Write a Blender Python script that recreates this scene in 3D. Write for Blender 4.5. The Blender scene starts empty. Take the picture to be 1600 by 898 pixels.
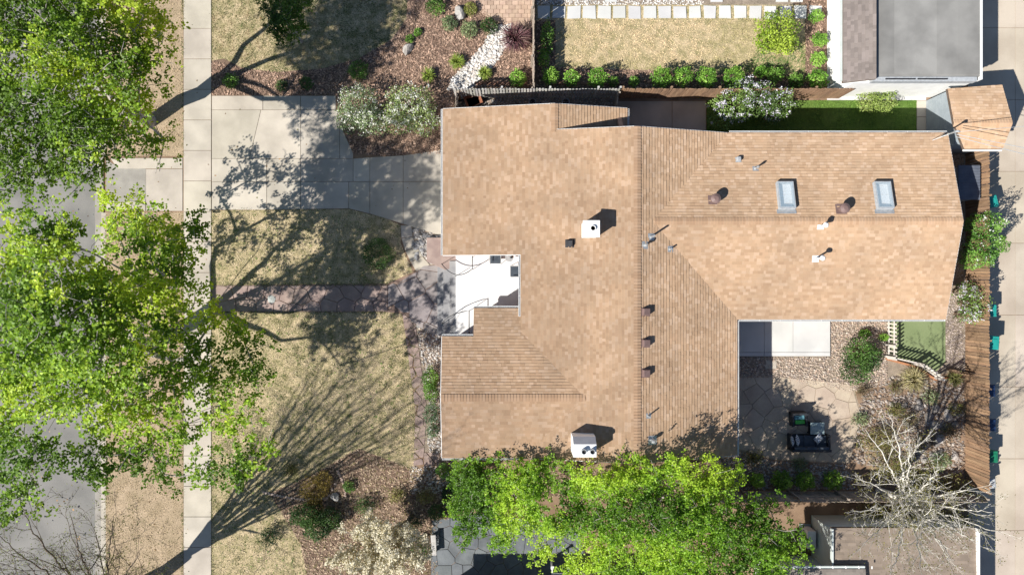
import bpy, bmesh, math, random
import numpy as np
from mathutils import Vector, Matrix

# ------------------------------------------------------------------ camera, sky, sun, exposure
H = 35.6            # drone height above the yard, metres
S = 30.0            # ground pixels of the 1600 px picture per metre
SC = bpy.context.scene
cam = bpy.data.cameras.new('camera'); cam.lens = 24.03; cam.sensor_width = 36.0
cam.clip_start = 0.1; cam.clip_end = 3000
camo = bpy.data.objects.new('camera', cam); SC.collection.objects.link(camo)
camo.location = (0, 0, H); SC.camera = camo
SUN = Vector((-0.97, -0.64, 1.0)).normalized()
world = bpy.data.worlds.new('World'); SC.world = world; world.use_nodes = True
wn = world.node_tree; sky = wn.nodes.new('ShaderNodeTexSky'); sky.sky_type = 'NISHITA'
sky.sun_disc = False; sky.sun_elevation = math.asin(SUN.z); sky.sun_rotation = math.atan2(SUN.x, SUN.y)
sky.altitude = 1600; sky.air_density = 1.0; sky.dust_density = 0.6
wn.nodes['Background'].inputs[1].default_value = 0.068
wn.links.new(sky.outputs[0], wn.nodes['Background'].inputs[0])
sl = bpy.data.lights.new('sun', 'SUN'); sl.energy = 5.0; sl.angle = math.radians(0.55); sl.color = (1.0, 0.955, 0.88)
slo = bpy.data.objects.new('sun', sl); SC.collection.objects.link(slo)
slo.rotation_euler = SUN.to_track_quat('Z', 'Y').to_euler(); slo.location = (-30, -20, 40)
SC.view_settings.view_transform = 'Standard'; SC.view_settings.look = 'None'
SC.view_settings.gamma = 1.0; SC.view_settings.exposure = 0.64; SC.view_settings.use_curve_mapping = False

# ------------------------------------------------------------------ helpers
COL = SC.collection
RNG = np.random.default_rng(7); random.seed(7)
def G(gx, gy, z=0.0): return Vector(((gx-800)/S, (449-gy)/S, z))        # plan grid (30 per metre) -> metres
def P(px, py, h=0.0):                                                    # a point seen at px,py that stands h metres high
    k = (H-h)/H; return Vector(((px-800)/S*k, (449-py)/S*k, h))
def vnoise(x, y, sc, seed=0):
    r = np.random.default_rng(seed).random((64, 64))
    x = np.asarray(x)*sc+500.3; y = np.asarray(y)*sc+500.7
    xi = np.floor(x).astype(int); yi = np.floor(y).astype(int); fx = x-xi; fy = y-yi
    fx = fx*fx*(3-2*fx); fy = fy*fy*(3-2*fy)
    a = r[xi % 64, yi % 64]; b = r[(xi+1) % 64, yi % 64]; c = r[xi % 64, (yi+1) % 64]; d = r[(xi+1) % 64, (yi+1) % 64]
    return (a*(1-fx)+b*fx)*(1-fy)+(c*(1-fx)+d*fx)*fy
def tag(o, label=None, cat=None, group=None, kind=None):
    if label: o['label'] = label
    if cat: o['category'] = cat
    if group: o['group'] = group
    if kind: o['kind'] = kind
    return o
def link(name, me, parent=None, m=None):
    o = bpy.data.objects.new(name, me); COL.objects.link(o)
    if parent is not None: o.parent = parent
    if m is not None and me is not None and len(me.materials) == 0: me.materials.append(m)
    return o
def thing(name, label, cat, loc=(0, 0, 0), rz=0.0, group=None):
    o = bpy.data.objects.new(name, None); COL.objects.link(o); o.location = loc; o.rotation_euler = (0, 0, rz)
    o.empty_display_size = 0.2
    return tag(o, label, cat, group)

class MB:
    def __init__(s): s.v = []; s.f = []; s.c = []
    def add(s, vs, fs, col=None):
        n = len(s.v); s.v += [tuple(v) for v in vs]; s.f += [tuple(i+n for i in f) for f in fs]
        s.c += [col]*len(fs)
    def box(s, c, d, rz=0.0, taper=1.0, col=None, M=None):
        x, y, z = d[0]/2, d[1]/2, d[2]/2; vs = []
        for (sx, sy, sz) in ((-1,-1,-1),(1,-1,-1),(1,1,-1),(-1,1,-1),(-1,-1,1),(1,-1,1),(1,1,1),(-1,1,1)):
            t = taper if sz > 0 else 1.0
            p = Vector((sx*x*t, sy*y*t, sz*z))
            if rz: p = Matrix.Rotation(rz, 3, 'Z') @ p
            if M is not None: p = M @ p
            vs.append(p+Vector(c))
        s.add(vs, [(3,2,1,0),(4,5,6,7),(0,1,5,4),(1,2,6,5),(2,3,7,6),(3,0,4,7)], col)
    def prism(s, pts, z0, z1, col=None, inset=0.0):
        n = len(pts); c = sum((Vector((p[0], p[1])) for p in pts), Vector((0, 0)))/n
        top = []
        for p in pts:
            q = Vector((p[0], p[1]))
            if inset: d = (c-q); q = q + d.normalized()*min(inset, d.length*.5)
            top.append((q.x, q.y, z1))
        vs = [(p[0], p[1], z0) for p in pts]+top
        a = sum(pts[i][0]*pts[(i+1) % n][1]-pts[(i+1) % n][0]*pts[i][1] for i in range(n))
        o = list(range(n)) if a > 0 else list(range(n))[::-1]
        fs = [tuple(n+i for i in o), tuple(o[::-1])]
        for k in range(n):
            i, j = o[k], o[(k+1) % n]; fs.append((i, j, n+j, n+i))
        s.add(vs, fs, col)
    def cyl(s, a, b, r0, r1=None, n=10, caps=True, col=None):
        s.tube([a, b], [r0, r0 if r1 is None else r1], n, caps, col)
    def tube(s, path, rad, n=6, caps=True, col=None):
        path = [Vector(p) for p in path]; vs = []; fs = []
        ref = None
        for i, p in enumerate(path):
            d = (path[min(i+1, len(path)-1)]-path[max(i-1, 0)])
            d = d.normalized() if d.length > 1e-9 else Vector((0, 0, 1))
            if ref is None: ref = d.orthogonal().normalized()
            u = (ref-d*ref.dot(d)); u = u.normalized() if u.length > 1e-6 else d.orthogonal().normalized()
            ref = u; w = d.cross(u); r = rad[i] if hasattr(rad, '__len__') else rad
            for k in range(n):
                t = 2*math.pi*k/n; vs.append(p+(u*math.cos(t)+w*math.sin(t))*r)
        for i in range(len(path)-1):
            for k in range(n):
                a = i*n+k; b = i*n+(k+1) % n; fs.append((a, b, b+n, a+n))
        if caps:
            fs.append(tuple(range(n))[::-1]); m = (len(path)-1)*n; fs.append(tuple(range(m, m+n)))
        s.add(vs, fs, col)
    def rock(s, c, r, rz=0.0, seed=0, col=None):
        bm = bmesh.new(); bmesh.ops.create_icosphere(bm, subdivisions=2 if max(r) > .15 else 1, radius=1)
        rg = np.random.default_rng(seed); o = rg.random(3)*10
        vs = []
        for v in bm.verts:
            p = v.co; k = 1+.22*math.sin(3.1*p.x+o[0])*math.sin(2.7*p.y+o[1])+.16*math.sin(4.3*p.z+o[2]+2*p.x)+rg.uniform(-.07, .07)
            q = Vector((p.x*r[0]*k, p.y*r[1]*k, max(p.z*r[2]*k, -.3*r[2]))); q = Matrix.Rotation(rz, 3, 'Z') @ q
            vs.append(q+Vector(c))
        fs = [tuple(v.index for v in f.verts) for f in bm.faces]; bm.free(); s.add(vs, fs, col)
    def mesh(s, name='mesh', smooth=False):
        me = bpy.data.meshes.new(name); me.from_pydata(s.v, [], s.f)
        if any(c is not None for c in s.c):
            at = me.color_attributes.new('Col', 'FLOAT_COLOR', 'CORNER')
            arr = np.ones((len(me.loops), 4), np.float32); i = 0
            for f, c in zip(s.f, s.c):
                if c is not None: arr[i:i+len(f), :3] = c
                i += len(f)
            at.data.foreach_set('color', arr.ravel())
        if smooth: me.polygons.foreach_set('use_smooth', [True]*len(me.polygons))
        me.update(); return me
    def build(s, name, m, parent=None, smooth=False, bevel=0.0):
        o = link(name, s.mesh(name, smooth), parent, m)
        if bevel:
            b = o.modifiers.new('bevel', 'BEVEL'); b.width = bevel; b.segments = 2; b.limit_method = 'ANGLE'
        return o

def npmesh(name, V, k, col=None, m=None, parent=None, extra=None):
    """V (n,k,3) loose k-gons, col (n,3)"""
    n = len(V); me = bpy.data.meshes.new(name)
    V = np.asarray(V, np.float32)
    me.vertices.add(n*k); me.vertices.foreach_set('co', V.reshape(-1))
    me.loops.add(n*k); me.loops.foreach_set('vertex_index', np.arange(n*k, dtype=np.int32))
    me.polygons.add(n); me.polygons.foreach_set('loop_start', np.arange(0, n*k, k, dtype=np.int32))
    me.polygons.foreach_set('loop_total', np.full(n, k, np.int32))
    if col is not None:
        at = me.color_attributes.new('Col', 'FLOAT_COLOR', 'CORNER')
        c = np.ones((n, k, 4), np.float32); c[:, :, :3] = np.asarray(col)[:, None, :]
        at.data.foreach_set('color', c.reshape(-1))
    me.update(calc_edges=True); me.validate()
    return link(name, me, parent, m)

# ------------------------------------------------------------------ materials
MATS = {}
def mat(name, c1, c2=None, scale=2.0, rough=.85, bump=0.0, bscale=60.0, attr=False, fine=.25, metal=0.0, spec=.3, stretch=None):
    if name in MATS: return MATS[name]
    m = bpy.data.materials.new(name); m.use_nodes = True; nt = m.node_tree; N = nt.nodes; L = nt.links
    b = N['Principled BSDF']; b.inputs['Roughness'].default_value = rough; b.inputs['Metallic'].default_value = metal
    b.inputs['Specular IOR Level'].default_value = spec
    geo = N.new('ShaderNodeNewGeometry'); vec = geo.outputs['Position']
    if stretch:
        mp = N.new('ShaderNodeVectorMath'); mp.operation = 'MULTIPLY'; mp.inputs[1].default_value = stretch
        L.new(vec, mp.inputs[0]); vec = mp.outputs[0]
    n1 = N.new('ShaderNodeTexNoise'); n1.inputs['Scale'].default_value = scale; n1.inputs['Detail'].default_value = 5
    L.new(vec, n1.inputs['Vector'])
    rp = N.new('ShaderNodeValToRGB'); rp.color_ramp.elements[0].position = .36; rp.color_ramp.elements[1].position = .64
    rp.color_ramp.elements[0].color = (*c1, 1); rp.color_ramp.elements[1].color = (*(c2 or c1), 1)
    L.new(n1.outputs['Fac'], rp.inputs['Fac']); out = rp.outputs['Color']
    n2 = N.new('ShaderNodeTexNoise'); n2.inputs['Scale'].default_value = bscale; n2.inputs['Detail'].default_value = 4
    L.new(vec, n2.inputs['Vector'])
    if fine:
        mr = N.new('ShaderNodeMapRange'); mr.inputs[1].default_value = .25; mr.inputs[2].default_value = .75
        mr.inputs[3].default_value = 1-fine; mr.inputs[4].default_value = 1+fine
        L.new(n2.outputs['Fac'], mr.inputs[0])
        mx = N.new('ShaderNodeVectorMath'); mx.operation = 'SCALE'
        L.new(out, mx.inputs[0]); L.new(mr.outputs[0], mx.inputs['Scale']); out = mx.outputs[0]
    if attr:
        a = N.new('ShaderNodeAttribute'); a.attribute_name = 'Col'
        mu = N.new('ShaderNodeVectorMath'); mu.operation = 'MULTIPLY'
        L.new(out, mu.inputs[0]); L.new(a.outputs['Color'], mu.inputs[1]); out = mu.outputs[0]
    L.new(out, b.inputs['Base Color'])
    if bump:
        bp = N.new('ShaderNodeBump'); bp.inputs['Strength'].default_value = bump; bp.inputs['Distance'].default_value = .02
        L.new(n2.outputs['Fac'], bp.inputs['Height']); L.new(bp.outputs[0], b.inputs['Normal'])
    MATS[name] = m; return m
def leafmat(name, trans=.35, rough=.5):
    m = bpy.data.materials.new(name); m.use_nodes = True; nt = m.node_tree; N = nt.nodes; L = nt.links
    b = N['Principled BSDF']; b.inputs['Roughness'].default_value = rough; b.inputs['Specular IOR Level'].default_value = .35
    a = N.new('ShaderNodeAttribute'); a.attribute_name = 'Col'; L.new(a.outputs['Color'], b.inputs['Base Color'])
    t = N.new('ShaderNodeBsdfTranslucent'); sc = N.new('ShaderNodeVectorMath'); sc.operation = 'MULTIPLY'
    sc.inputs[1].default_value = (1.5, 1.35, .7); L.new(a.outputs['Color'], sc.inputs[0]); L.new(sc.outputs[0], t.inputs['Color'])
    mix = N.new('ShaderNodeMixShader'); mix.inputs[0].default_value = trans
    L.new(b.outputs[0], mix.inputs[1]); L.new(t.outputs[0], mix.inputs[2])
    L.new(mix.outputs[0], N['Material Output'].inputs[0]); MATS[name] = m; return m
def glassmat(name, col, rough=.05):
    m = bpy.data.materials.new(name); m.use_nodes = True; b = m.node_tree.nodes['Principled BSDF']
    b.inputs['Base Color'].default_value = (*col, 1); b.inputs['Roughness'].default_value = rough
    b.inputs['Specular IOR Level'].default_value = .5; b.inputs['Alpha'].default_value = .22; MATS[name] = m; return m

W1 = (1, 1, 1)
M_concrete = mat('concrete', (.40, .36, .305), (.52, .47, .40), .75, .9, .15, 90, attr=True, fine=.13)
M_alley = mat('alley_concrete', (.40, .34, .275), (.52, .455, .375), .45, .9, .15, 70, attr=True, fine=.13)
M_white_conc = mat('white_concrete', (.52, .52, .51), (.60, .60, .585), .8, .8, .06, 60, attr=True, fine=.06)
M_asphalt = mat('asphalt', (.185, .18, .17), (.25, .24, .225), .7, .95, .3, 120, fine=.25)
M_gutterpan = mat('gutter_concrete', (.27, .25, .225), (.34, .32, .285), 1.5, .9, .2, 80, fine=.2)
M_earth = mat('earth', (.20, .13, .085), (.29, .20, .135), 1.2, .95, .5, 40, fine=.3)
M_straw = mat('dry_turf', (.49, .39, .245), (.27, .235, .12), 2.4, .95, .8, 14, fine=.4)
M_straw2 = mat('bare_turf', (.41, .315, .215), (.31, .24, .155), 1.5, .95, .7, 16, fine=.3)
M_green = mat('green_turf', (.08, .15, .022), (.12, .19, .04), 1.2, .95, .6, 60, fine=.35)
M_turf = mat('artificial_turf', (.185, .235, .11), (.215, .265, .13), 1.0, .9, .4, 110, fine=.25)
M_mulch = mat('mulch', (.13, .085, .06), (.21, .145, .105), 2.5, .95, .8, 30, fine=.5)
M_chip = mat('mulch_chip', (.30, .20, .15), (.38, .265, .205), 5, .9, 0, 60, attr=True, fine=.2)
M_gravel = mat('gravel_bed', (.22, .18, .14), (.32, .26, .20), 3, .95, .9, 30, fine=.5)
M_stone = mat('stone', (.8, .8, .8), (1, 1, 1), 5, .85, .3, 30, attr=True, fine=.25)
M_sandstone = mat('sandstone', (.27, .20, .18), (.36, .275, .24), 1.8, .85, .3, 50, attr=True, fine=.2)
M_flag = mat('tan_flagstone', (.40, .32, .25), (.48, .40, .31), 1.5, .85, .3, 50, attr=True, fine=.2)
M_shaded_paving = mat('blue_grey_shaded_paving', (.11, .122, .135), (.165, .18, .195), 1.5, .8, .3, 50, attr=True, fine=.2)  # grey paving, tone darkened further with the tree shade put into it
M_brickpav = mat('brick_paver', (.42, .30, .23), (.50, .37, .28), 3, .85, .2, 60, attr=True, fine=.15)
M_grass = mat('grass_blade', (.9, .9, .9), (1.1, 1.1, 1.1), 3, .8, 0, 20, attr=True, fine=.1)
M_shingle = mat('asphalt_shingle', (.89, .89, .90), (1.07, 1.06, 1.05), .45, .95, .35, 160, attr=True, fine=.14)
M_deck = mat('roof_deck', (.10, .075, .055), (.14, .10, .08), 3, .9)
M_white = mat('white_paint', (.76, .76, .75), (.80, .80, .79), 2, .5, 0, 40, fine=.04)
M_stucco = mat('white_stucco', (.78, .78, .77), (.84, .84, .83), 3, .8, .2, 60, fine=.05)
M_brick = mat('wall_brick', (.33, .20, .145), (.40, .26, .19), 3, .9, .3, 30, fine=.25)
M_dark = mat('dark_metal', (.03, .03, .033), (.045, .045, .05), 5, .5, 0, 40, fine=.1)
M_brownmetal = mat('brown_metal', (.16, .105, .095), (.20, .135, .125), 5, .5, 0, 40, fine=.1)
M_galv = mat('galvanised', (.40, .42, .43), (.52, .53, .54), 8, .45, 0, 50, fine=.1, metal=.5)
M_lead = mat('lead_flashing', (.33, .35, .37), (.42, .44, .46), 8, .6, 0, 50, fine=.1)
M_wood = mat('fence_wood', (.22, .14, .088), (.32, .21, .135), 3, .85, .2, 30, attr=True, fine=.3, stretch=(6, 6, .6))
M_greywood = mat('weathered_wood', (.30, .25, .205), (.40, .34, .28), 3, .9, .2, 30, attr=True, fine=.25, stretch=(6, 6, .6))
M_bark = mat('grey_bark', (.27, .245, .22), (.38, .35, .32), 6, .9, .5, 30, fine=.3)
M_palebark = mat('pale_bark', (.56, .53, .47), (.70, .67, .61), 6, .8, .3, 30, fine=.15)
M_stem = mat('stem_bark', (.15, .10, .065), (.22, .15, .10), 6, .9, .3, 30, fine=.3)
M_leaf = leafmat('leaf', .42)
M_leafd = leafmat('leaf_dense', .18)
M_petal = leafmat('petal', .25)
M_glass = glassmat('glass', (.55, .70, .80))
M_wicker = mat('black_wicker', (.018, .02, .024), (.035, .038, .045), 30, .6, .4, 90, fine=.3)
M_cush = mat('dark_cushion', (.045, .058, .075), (.065, .08, .10), 6, .9, .2, 60, fine=.15)
M_bin_teal = mat('teal_plastic', (.015, .26, .23), (.02, .31, .27), 4, .45, 0, 40, fine=.08, spec=.5)
M_bin_green = mat('green_plastic', (.01, .15, .075), (.015, .19, .10), 4, .45, 0, 40, fine=.08, spec=.5)
M_bin_blue = mat('blue_plastic', (.012, .03, .085), (.015, .04, .11), 4, .45, 0, 40, fine=.08, spec=.5)
M_flat = mat('roof_membrane', (.20, .197, .188), (.28, .275, .262), .8, .9, .2, 90, attr=True, fine=.12)
M_shingle.node_tree.nodes['Principled BSDF'].inputs['Diffuse Roughness'].default_value = 1.0
M_greyshingle = mat('grey_shingle', (.9, .9, .9), (1.08, 1.08, 1.08), 1.2, .95, .3, 120, attr=True, fine=.14)
M_siding = mat('grey_siding', (.26, .30, .33), (.30, .34, .37), 3, .7, 0, 40, fine=.06)
M_palesiding = mat('pale_siding', (.50, .55, .53), (.56, .60, .58), 3, .7, 0, 40, fine=.06)
M_blueroof = mat('blue_grey_metal_roof', (.10, .115, .15), (.14, .155, .19), 2, .5, 0, 40, fine=.12)
M_rubber = mat('black_rubber', (.02, .02, .02), (.03, .03, .03), 5, .8, 0, 40, fine=.1)
M_rust = mat('rusty_steel', (.16, .06, .035), (.26, .11, .06), 12, .8, .3, 50, fine=.3)
# ------------------------------------------------------------------ ground pieces
def pxs(poly): return [P(x, y).to_2d() for x, y in poly]
def sheet(name, poly, z, m, kind='structure'):
    mb = MB(); pts = pxs(poly); a = sum(pts[i].x*pts[(i+1) % len(pts)].y-pts[(i+1) % len(pts)].x*pts[i].y for i in range(len(pts)))
    if a < 0: pts = pts[::-1]
    mb.add([(p.x, p.y, z) for p in pts], [tuple(range(len(pts)))], W1)
    return tag(mb.build(name, m), kind=kind)
def clip_half(poly, n, d):      # keep n.p <= d
    out = []; k = len(poly)
    for i in range(k):
        a, b = poly[i], poly[(i+1) % k]; da = n[0]*a[0]+n[1]*a[1]-d; db = n[0]*b[0]+n[1]*b[1]-d
        if da <= 0: out.append(a)
        if (da < 0 < db) or (db < 0 < da):
            t = da/(da-db); out.append((a[0]+(b[0]-a[0])*t, a[1]+(b[1]-a[1])*t))
    return out
def clip_convex(sub, clip):     # clip counter-clockwise
    for i in range(len(clip)):
        a, b = clip[i], clip[(i+1) % len(clip)]; n = (b[1]-a[1], -(b[0]-a[0]))
        sub = clip_half(sub, n, n[0]*a[0]+n[1]*a[1])
        if len(sub) < 3: return []
    return sub
def ccw(p):
    a = sum(p[i][0]*p[(i+1) % len(p)][1]-p[(i+1) % len(p)][0]*p[i][1] for i in range(len(p)))
    return list(p) if a > 0 else list(p)[::-1]
def area(p): return abs(sum(p[i][0]*p[(i+1) % len(p)][1]-p[(i+1) % len(p)][0]*p[i][1] for i in range(len(p))))/2
def shrink(poly, g):
    poly = ccw(poly); out = list(poly)
    for i in range(len(poly)):
        a, b = poly[i], poly[(i+1) % len(poly)]; n = (b[1]-a[1], -(b[0]-a[0])); l = math.hypot(*n)
        if l < 1e-6: continue
        n = (n[0]/l, n[1]/l); out = clip_half(out, n, n[0]*a[0]+n[1]*a[1]-g)
        if len(out) < 3: return []
    return out
def slabs(parent, cells, z, m, gap=.012, thick=.05, name='slab', var=.06, tilt=0.0):
    for c in cells:
        q = shrink([tuple(p) for p in c], gap)
        if len(q) < 3 or area(q) < .01: continue
        v = 1+random.uniform(-var, var); mb = MB()
        mb.prism(q, z-thick, z+random.uniform(0, tilt), (v, v*random.uniform(.985, 1.01), v*random.uniform(.97, 1.01)), inset=.008)
        mb.build(name, m, parent)
def voronoi(poly, seeds):
    poly = ccw(poly); out = []
    for i, s in enumerate(seeds):
        c = poly
        for j, t in enumerate(seeds):
            if i == j: continue
            n = (t[0]-s[0], t[1]-s[1])
            if abs(n[0])+abs(n[1]) > 6: continue
            c = clip_half(c, n, (t[0]**2+t[1]**2-s[0]**2-s[1]**2)/2)
            if len(c) < 3: break
        if len(c) >= 3: out.append(c)
    return out
def seeds_in(poly, d, jit=.35):
    pts = np.array(poly); x0, y0 = pts.min(0); x1, y1 = pts.max(0); out = []; r = 0; y = y0+d*.3
    while y < y1+d*.5:
        x = x0+(d*.5 if r % 2 else 0)+d*.2
        while x < x1+d*.5:
            out.append((x+random.uniform(-jit, jit)*d, y+random.uniform(-jit, jit)*d)); x += d
        y += d*.85; r += 1
    return out
def inpoly(x, y, poly):
    c = np.zeros(len(x), bool); n = len(poly); j = n-1
    for i in range(n):
        xi, yi = poly[i]; xj, yj = poly[j]
        with np.errstate(divide='ignore', invalid='ignore'):
            t = ((yi > y) != (yj > y)) & (x < (xj-xi)*(y-yi)/(yj-yi+1e-12)+xi)
        c ^= t; j = i
    return c
def sample(polys, dens, seed, holes=()):
    rg = np.random.default_rng(seed); X = []; Y = []
    for poly in polys:
        pts = np.array([tuple(p) for p in pxs(poly)]); lo = pts.min(0); hi = pts.max(0)
        n = int((hi-lo).prod()*dens); x = rg.uniform(lo[0], hi[0], n); y = rg.uniform(lo[1], hi[1], n)
        k = inpoly(x, y, pts)
        for hp in holes:
            k &= ~inpoly(x, y, np.array([tuple(p) for p in pxs(hp)]))
        X.append(x[k]); Y.append(y[k])
    return np.concatenate(X), np.concatenate(Y), rg
def grass(name, label, polys, dens, ca, cb, cc=None, seed=1, hgt=.075, wid=.03, holes=(), psc=.9, cov=1.0, bias=0.0, pfun=None):
    x, y, rg = sample(polys, dens, seed, holes); n = len(x)
    cl = vnoise(x, y, 2.6, seed+9)*.55+vnoise(x, y, 7.0, seed+10)*.45
    kk = rg.random(n) < .35+1.3*np.clip(cl-.3, 0, 1); x = x[kk]; y = y[kk]; cl = cl[kk]; n = len(x)
    th = rg.uniform(0, 2*np.pi, n); ln = rg.uniform(.4, 1.2, n)*hgt*(.5+1.1*cl)
    d = np.stack([np.cos(th), np.sin(th), rg.uniform(.25, 1.1, n)], 1); d /= np.linalg.norm(d, axis=1)[:, None]
    s = np.stack([-np.sin(th), np.cos(th), np.zeros(n)], 1)*(rg.uniform(.5, 1.3, n)*wid/2)[:, None]
    b = np.stack([x, y, np.full(n, .008)], 1); V = np.stack([b-s, b+s, b+d*ln[:, None]*1.0], 1)
    f = np.clip(vnoise(x, y, psc*.7, seed)*.28+vnoise(x, y, psc*2.6, seed+5)*.32+vnoise(x, y, psc*9, seed+6)*.40+rg.normal(0, .08, n)+bias, 0, 1)
    if pfun is not None: f = np.clip(pfun(x, y, f), 0, 1)
    f = np.clip((f-.34)/.32, 0, 1)[:, None]
    c = np.array(ca)*(1-f)+np.array(cb)*f; c = c*rg.uniform(.7, 1.3, n)[:, None]
    return tag(npmesh(name, V, 3, c, M_grass), label, 'grass', kind='stuff')
def chips(name, label, cat, polys, dens, cols, size=(.05, .12), seed=2, m=None, holes=(), aspect=.4):
    x, y, rg = sample(polys, dens, seed, holes); n = len(x)
    th = rg.uniform(0, 2*np.pi, n); L = rg.uniform(*size, n)/2; Wd = L*rg.uniform(aspect*.6, aspect*1.4, n)
    t = np.stack([np.cos(th), np.sin(th), rg.normal(0, .25, n)], 1)*L[:, None]; s = np.stack([-np.sin(th), np.cos(th), rg.normal(0, .3, n)], 1)*Wd[:, None]
    b = np.stack([x, y, rg.uniform(.015, .04, n)], 1)
    V = np.stack([b-t-s*.8, b+t*.9-s, b+t+s*.7, b-t*.8+s], 1)
    cols = np.array(cols); c = cols[rg.integers(0, len(cols), n)]*rg.uniform(.65, 1.3, n)[:, None]
    return tag(npmesh(name, V, 4, c, m or M_chip), label, cat, kind='stuff')
OCT_F = [(0,2,4),(2,1,4),(1,3,4),(3,0,4)]
def pebbles(name, label, polys, dens, cols, size=(.03, .08), seed=3, holes=(), cat='gravel', z=.0):
    x, y, rg = sample(polys, dens, seed, holes); n = len(x)
    r = rg.uniform(*size, n); th = rg.uniform(0, 2*np.pi, n); a = rg.uniform(.55, 1.0, n)
    c0 = np.stack([x, y, z+rg.uniform(0, .02, n)], 1)
    ring = []
    for k in range(5):
        ang = th+2*np.pi*k/5+rg.normal(0, .2, n); rr = r*(1+rg.normal(0, .15, n))
        ex = np.cos(ang)*rr; ey = np.sin(ang)*rr*a
        ring.append(c0+np.stack([ex, ey, np.zeros(n)], 1))
    top = c0+np.stack([rg.normal(0, .2, n)*r, rg.normal(0, .2, n)*r, r*rg.uniform(.5, .9, n)], 1)
    rt = [top+(q-c0)*.45-np.array([0, 0, 1])*(r*.12)[:, None] for q in ring]
    Q = []
    for k in range(5):
        j = (k+1) % 5; Q.append(np.stack([ring[k], ring[j], rt[j], rt[k]], 1)); Q.append(np.stack([rt[k], rt[j], top, top], 1))
    cols = np.array(cols); c = cols[rg.integers(0, len(cols), n)]*rg.uniform(.75, 1.2, n)[:, None]
    V = np.concatenate([q if i % 2 == 0 else q for i, q in enumerate(Q)], 0)
    T = []; C = []
    for i, q in enumerate(Q):
        T.append(q[:, [0, 1, 2]]); C.append(c)
        if i % 2 == 0: T.append(q[:, [0, 2, 3]]); C.append(c)
    return tag(npmesh(name, np.concatenate(T, 0), 3, np.concatenate(C, 0), M_stone), label, cat, kind='stuff')

# ------------------------------------------------------------------ roof planes with real shingle tabs
def shingle_plane(parent, name, pieces, p0, d, m, z0, cols, seed, exposure=.142, lift=.02, wr=(.10, .30), material=None):
    """plane z = z0 - m*s, s measured from p0 along d (2D); pieces convex 2D polygons in metres"""
    q = (-d[1], d[0]); mb = MB(); cols = [np.array(c) for c in cols]
    for piece in pieces:
        st = ccw([((x-p0[0])*d[0]+(y-p0[1])*d[1], (x-p0[0])*q[0]+(y-p0[1])*q[1]) for x, y in piece])
        s0 = min(p[0] for p in st); s1 = max(p[0] for p in st); t0 = min(p[1] for p in st); t1 = max(p[1] for p in st)
        e = exposure
        for i in range(int(math.floor(s0/e))-1, int(math.ceil(s1/e))+1):
            if (i+1)*e <= s0 or i*e >= s1: continue
            rg = random.Random(seed*1000+i*7+3); t = -30.0+rg.random()*.3
            while t < t1:
                w = rg.uniform(*wr); c = rg.choice(cols)*rg.uniform(.95, 1.05); up = rg.choice((0, 0, .005))
                if t+w > t0:
                    r = clip_convex([(i*e, t), ((i+1)*e, t), ((i+1)*e, t+w), (i*e, t+w)], st)
                    if len(r) >= 3 and area(r) > 1e-4:
                        vs = []; low = []
                        for k, (s, tt) in enumerate(r):
                            x = p0[0]+d[0]*s+q[0]*tt; y = p0[1]+d[1]*s+q[1]*tt
                            z = z0-m*s+lift+(.016+up)*(s-i*e)/e+up*.5
                            vs.append((x, y, z))
                            if abs(s-(i+1)*e) < 1e-6: low.append(k)
                        fs = [tuple(range(len(r)))]
                        for k in range(len(r)):
                            j = (k+1) % len(r)
                            if k in low and j in low:
                                n = len(vs); a, b = vs[k], vs[j]
                                vs += [(a[0], a[1], a[2]-.024), (b[0], b[1], b[2]-.024)]; fs.append((j, k, n, n+1))
                        mb.add(vs, fs, tuple(c))
                t += w
    o = mb.build(name, material or M_shingle, parent); o['kind'] = 'stuff'; return o
def ridge_caps(parent, a, b, m1, m2, cols, half=.17, pitch=.145, name='ridge_cap'):
    """a,b Vectors; m1,m2 slopes on the left/right hand of a->b; caps lap one over the other"""
    d = (b-a); L = d.length; d.normalize(); side = Vector((-d.y, d.x, 0)).normalized()
    meshes = []
    for c in cols:
        mb = MB(); l = pitch*1.18
        def ring(x, z): return [side*half+Vector((0, 0, -m1*half+z))+d*x, Vector((0, 0, z+.004))+d*x, -side*half+Vector((0, 0, -m2*half+z))+d*x]
        r0 = ring(0, .022); r1 = ring(l, .044); r2 = ring(l, .008)
        mb.add(r0+r1+r2, [(0, 3, 4, 1), (1, 4, 5, 2), (3, 6, 7, 4), (4, 7, 8, 5)], tuple(c)); meshes.append(mb.mesh(name))
    n = int(L/pitch)
    for i in range(n):
        o = link(name, random.choice(meshes), parent, M_shingle); o.location = a+d*(i*pitch)+Vector((0, 0, .02))
def deck(mb, piece, zf, t=.14):
    n = len(piece); piece = ccw(piece)
    vs = [(x, y, zf(x, y)-.004) for x, y in piece]+[(x, y, zf(x, y)-t) for x, y in piece]
    mb.add(vs, [tuple(range(n)), tuple(range(2*n-1, n-1, -1))]+[(j, i, n+i, n+j) for i in range(n) for j in [(i+1) % n]])

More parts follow.
